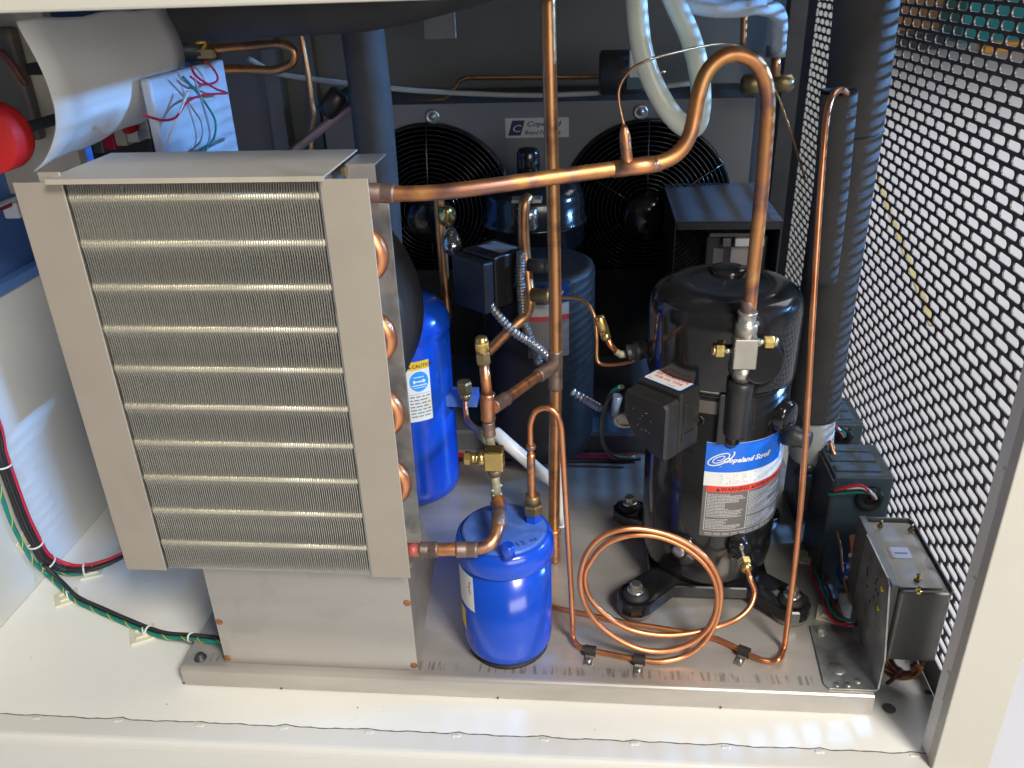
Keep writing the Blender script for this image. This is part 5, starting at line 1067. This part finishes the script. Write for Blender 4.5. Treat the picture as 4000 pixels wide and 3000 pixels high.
gp = [px(-60,1740,XW+0.006) + Vector((0.002,-0.03,0.16)), px(-60,1740,XW+0.006), px(0,1920,XW+0.006), px(40,2030,XW+0.007), px(85,2120,XW+0.008), px(128,2192,XW+0.007), px(178,2238,XW+0.008), pz(232,2290,0.006), pz(290,2345,0.005), pz(390,2392,0.005), pz(500,2440,0.005), pz(575,2470,0.006), pz(640,2488,0.008), pz(740,2496,0.020), pz(800,2502,Z0+0.006), pz(850,2510,Z0+0.005), pz(900,2515,Z0+0.005)]
def striped(P, r, parent):
    P = spline(P, 10); MB().tube(P, r, 12).build('green_wire', M_WGRN, parent)
    L = 0; nr = None; vs = []; fs = []; mb = MB()
    up = Vector((0,0,1)); seg = []
    for i in range(1, len(P)-1):
        L += (P[i]-P[i-1]).length; tg = (P[i+1]-P[i-1]).normalized(); n1 = up - tg*up.dot(tg); n1.normalize(); b1 = tg.cross(n1)
        a = 2*math.pi*L/0.034
        seg.append((P[i] + (n1*math.cos(a)+b1*math.sin(a))*r*0.96))
    mb.tube(spline(seg, 3), r*0.22, 6); mb.build('yellow_stripe', M_WYEL, parent)
striped(gp, 0.0027, hn)
bp_ = [px(-55,1700,XW+0.010)] + [p + Vector((0.003,0.0045,0.003)) for p in gp[6:]]
MB().tube(spline([px(170,2205,XW+0.012)] + [p + Vector((0.0035,0.0048,0.0015)) for p in gp[7:]], 8), 0.0030, 10).build('black_wire', M_WBLK, hn)
striped([p + Vector((-0.003,-0.006,0.001)) for p in hpath((0,0,0))[6:]], 0.0024, hn)
for (u, v) in ((5,1800),): pass
def tie(p, d, r):
    d = nrm(d); a = d.orthogonal().normalized(); b = d.cross(a)
    MB().tube([p + a*(r*math.cos(2*math.pi*k/14)) + b*(r*math.sin(2*math.pi*k/14)) for k in range(14)], 0.0013, 6, True).build('zip_tie', M_WWHT, hn)
HP = spline(hpath((0.001,0.001,0.002)), 8)
for k in (18, 41, 50, 65):
    if k < len(HP)-1: tie(HP[k], HP[k+1]-HP[k-1], 0.0102)
for i, f_ in ((11, 0.0075), (13, 0.006)): tie((gp[i]+gp[i]+Vector((0.0035,0.0048,0.0015)))*0.5, gp[i+1]-gp[i-1], f_*0.9)
tie_mount('ivory cable tie mount stuck low on the left partition by the harness', px(92,2118,XW+0.0005), 25, 0.0125, True)
tie_mount('ivory cable tie mount on the floor under the red wire', pz(362,2236,0.0), 25, 0.0150)
tie_mount('ivory cable tie mount where the green wire leaves the harness', pz(262,2338,0.0), 35, 0.0150)
tie_mount('ivory cable tie mount under the green wire near the pan corner', pz(558,2482,0.0), 30, 0.0150)
# ================================================================== upper left corner
fr_ = [(60,85),(105,170),(155,265),(190,350),(212,430),(215,500),(195,570),(165,625),(128,662)]
re_ = [(640,26),(660,75),(690,130),(712,190),(718,250),(708,310),(680,370),(640,420),(590,452)]
Y1_, Y2_ = 0.82, 1.10
mb = MB(); F = spline([py(u,v,Y1_) for u,v in fr_], 5); G = spline([py(u,v,Y2_) for u,v in re_], 5); vs = []; fs = []; n = len(F); K = 8
for j in range(K+1):
    for i in range(n): vs.append(F[i].lerp(G[i], j/K) + Vector((0,0,0.002*math.sin(j*1.7+i*0.13))))
for j in range(K):
    for i in range(n-1): fs.append((j*n+i, j*n+i+1, (j+1)*n+i+1, (j+1)*n+i))
mb.add(vs, fs, True); sh_ = mb.build('curled_sheet', M_PVC); sd = sh_.modifiers.new('thickness', 'SOLIDIFY'); sd.thickness = 0.0012
tag(sh_, 'curled white plastic sheet hanging in the upper left corner', 'sheet')
bd = thing('beige_board', 'stained beige backing board behind the curled white sheet', 'board', py(60,400,.98))
a_, b_ = py(-260,20,1.12), py(330,700,1.12)
MB().rbox(a_.x, b_.x, 1.12, 1.14, b_.z-0.02, a_.z+0.04, 0.002).build('board', M_BEIGE, bd)
a_, b_ = py(-120,110,1.10), py(160,550,1.10)
MB().rbox(a_.x, b_.x, 1.10, 1.1195, b_.z, a_.z, 0.006).build('dark_cover', mat('dusty_dark_cover', (0.12,0.11,0.10), 0.6, dirt=(0.25,0.15,0.08), dscale=30), bd)
MB().tube(spline([py(0,200,1.09), py(40,240,1.09), py(80,300,1.09), py(100,330,1.09)], 5), 0.004, 8).build('brown_lead', M_BROWN, bd)
MB().rbox(py(150,250,1.11).x-0.012, py(150,250,1.11).x+0.012, 1.10, 1.1195, py(150,290,1.11).z, py(150,245,1.11).z, 0.001).build('dark_patch', M_RUBBER, bd)
kn = thing('red_knob', 'round red knob cut off by the left edge of the picture', 'knob', py(-50,540,.80))
c_ = py(-62, 548, .80); MB().lathe([(0.033,0.03),(0.0338,0.026),(0.0338,0.0),(0.0328,-0.0012),(0,-0.0014)], c_, (0,1,0), 40).build('cap', M_KRED, kn)
MB().lathe([(0.006,0.031),(0.006,0.318)], c_, (0,1,0), 20).build('shaft', M_DKSTEEL, kn)
wb = thing('white_enclosure', 'white electrical enclosure behind the curled sheet with loose wires', 'enclosure', py(760,500,1.35))
ex = -0.50; yA, yB = px(600,400,ex).y, px(902,400,ex).y; zA = px(902,222,ex).z
MB().rbox(ex-0.012, ex, yA, yB, 0.30, zA, 0.004, seg=3).build('case', mat('enclosure_white', (0.50,0.54,0.60), 0.4, var=0.10, vscale=14), wb)
MB().rbox(ex+0.0005, ex+0.012, yB-0.16, yB-0.01, 0.34, 0.42, 0.004).build('latch', MATS['enclosure_white'], wb)
MB().rbox(ex+0.0005, ex+0.004, yA+0.05, yB-0.05, zA-0.10, zA-0.095, 0.001).build('door_seam', M_GALV, wb)
tt = thing('terminal_strip', 'small terminal strip with red and white leads above the coil', 'terminals', py(500,520,1.2))
a_, b_ = py(330,480,1.25), py(610,640,1.25); MB().rbox(a_.x, b_.x, 1.25, 1.27, b_.z, a_.z-0.01, 0.002).build('base', M_DKBOX, tt)
for k in range(5): c_ = py(390+45*k, 540-14*k, 1.235); MB().rbox(c_.x-0.010, c_.x+0.008, 1.225, 1.2495, c_.z-0.02, c_.z+0.014, 0.002).build('terminal', (M_GBOX, M_WRED, M_BEIGE, M_WWHT, M_GALV)[k], tt)
MB().lathe([(0.012,0),(0.012,0.02),(0.009,0.022)], py(512,505,1.22), (0,-0.4,0.9), 16).build('red_cap', M_KRED, tt)
lw = thing('loose_wires', 'loose red green and white wires crossing in front of the white enclosure', 'wires', py(760,400,1.3))
for m, P in ((M_WRED, [(560,450),(640,470),(690,455),(730,400),(790,372),(870,365),(885,362),(840,345),(770,300),(745,260)]), (M_WRED, [(745,300),(790,330),(840,322),(850,300),(830,265),(800,240)]), (M_WGRN, [(715,300),(760,350),(800,400),(840,470),(835,540),(790,580),(760,600)]), (M_WWHT, [(735,355),(705,430),(670,510),(655,560)]), (mat('grey_wire',(0.25,0.3,0.38),0.5), [(760,310),(790,400),(820,520),(800,600)])):
    MB().tube(spline([px(u,v,-0.482+0.002*(u % 5)) for u,v in P], 6), 0.0015, 8).build('wire', m, lw)
cu_ = thing('copper_hairpin', 'dim copper hairpin bend with brass fittings in the upper left', 'pipe', py(720,280,1.25))
MB().tube(spline([py(u,v,1.25) for u,v in ((760,210),(860,190),(980,180),(1090,172),(1140,190),(1150,225),(1130,255),(1070,275),(1000,272),(900,270),(800,282),(690,292))], 7), 0.0062, 14).build('tube', M_CUA, cu_)
MB().hexa(py(850,200,1.25), (-1,0,0), 0.012, 0.03).build('brass_nut', M_BRASSD, cu_)
MB().hexa(py(772,170,1.25), (0,0,1), 0.015, 0.024).build('brass_cap', M_BRASS, cu_)
MB().lathe([(0.016,0),(0.016,0.07),(0.010,0.08)], py(800,195,1.255), (-1,0,0.05), 18).build('valve_body', M_DKSTEEL, cu_)
MB().tube([py(835,150,1.26), py(950,112,1.28)], 0.006, 10).build('brass_stem', M_BRASSD, cu_)
pipe('left_thin_pipe', 'thin shiny copper pipe standing left of the foam covered pipe', [py(1168,90,1.3), py(1185,190,1.3), py(1205,300,1.3), py(1218,400,1.3), py(1225,450,1.3), py(1215,520,1.3), py(1212,640,1.3)], 0.0042, M_CUA, 6, 12)
pk = pipe('pink_slanting_pipe', 'pinkish copper pipe slanting up to a black joint left of the foam', [py(1120,610,1.28), py(1200,545,1.28), py(1300,470,1.28), py(1390,405,1.28)], 0.0068, mat('pink_copper', (0.45,0.27,0.25), 0.4, metal=0.6, var=0.15), 6, 14)
MB().lathe([(0.014,0),(0.016,0.01),(0.016,0.035),(0.012,0.04)], py(1270,440,1.27), (0.5,0,0.5), 18).build('black_joint', M_BLACKP, pk)
MB().tube([py(1290,410,1.27), py(1345,375,1.28), py(1390,350,1.29)], 0.010, 12).build('black_sleeve', M_BLACKP, pk)
ll = thing('left_wall_leads', 'red and white leads with a connector at the left edge on the blue panel', 'wires', px(20,800,XW+0.005))
MB().tube([px(-40,835,XW+0.012), px(0,815,XW+0.012), px(70,788,XW+0.012), px(140,755,XW+0.012)], 0.0034, 8).build('red_wire', mat('magenta_wire',(0.35,0.02,0.08),0.4), ll)
MB().tube([px(-40,815,XW+0.018), px(0,800,XW+0.018), px(60,775,XW+0.018), px(130,745,XW+0.018)], 0.003, 8).build('white_wire', M_WWHT, ll)
MB().rbox(-0.012, 0.010, -0.012, 0.012, -0.012, 0.010, 0.003, Matrix.Translation(px(62,812,XW+0.010))).build('connector', M_WWHT, ll)
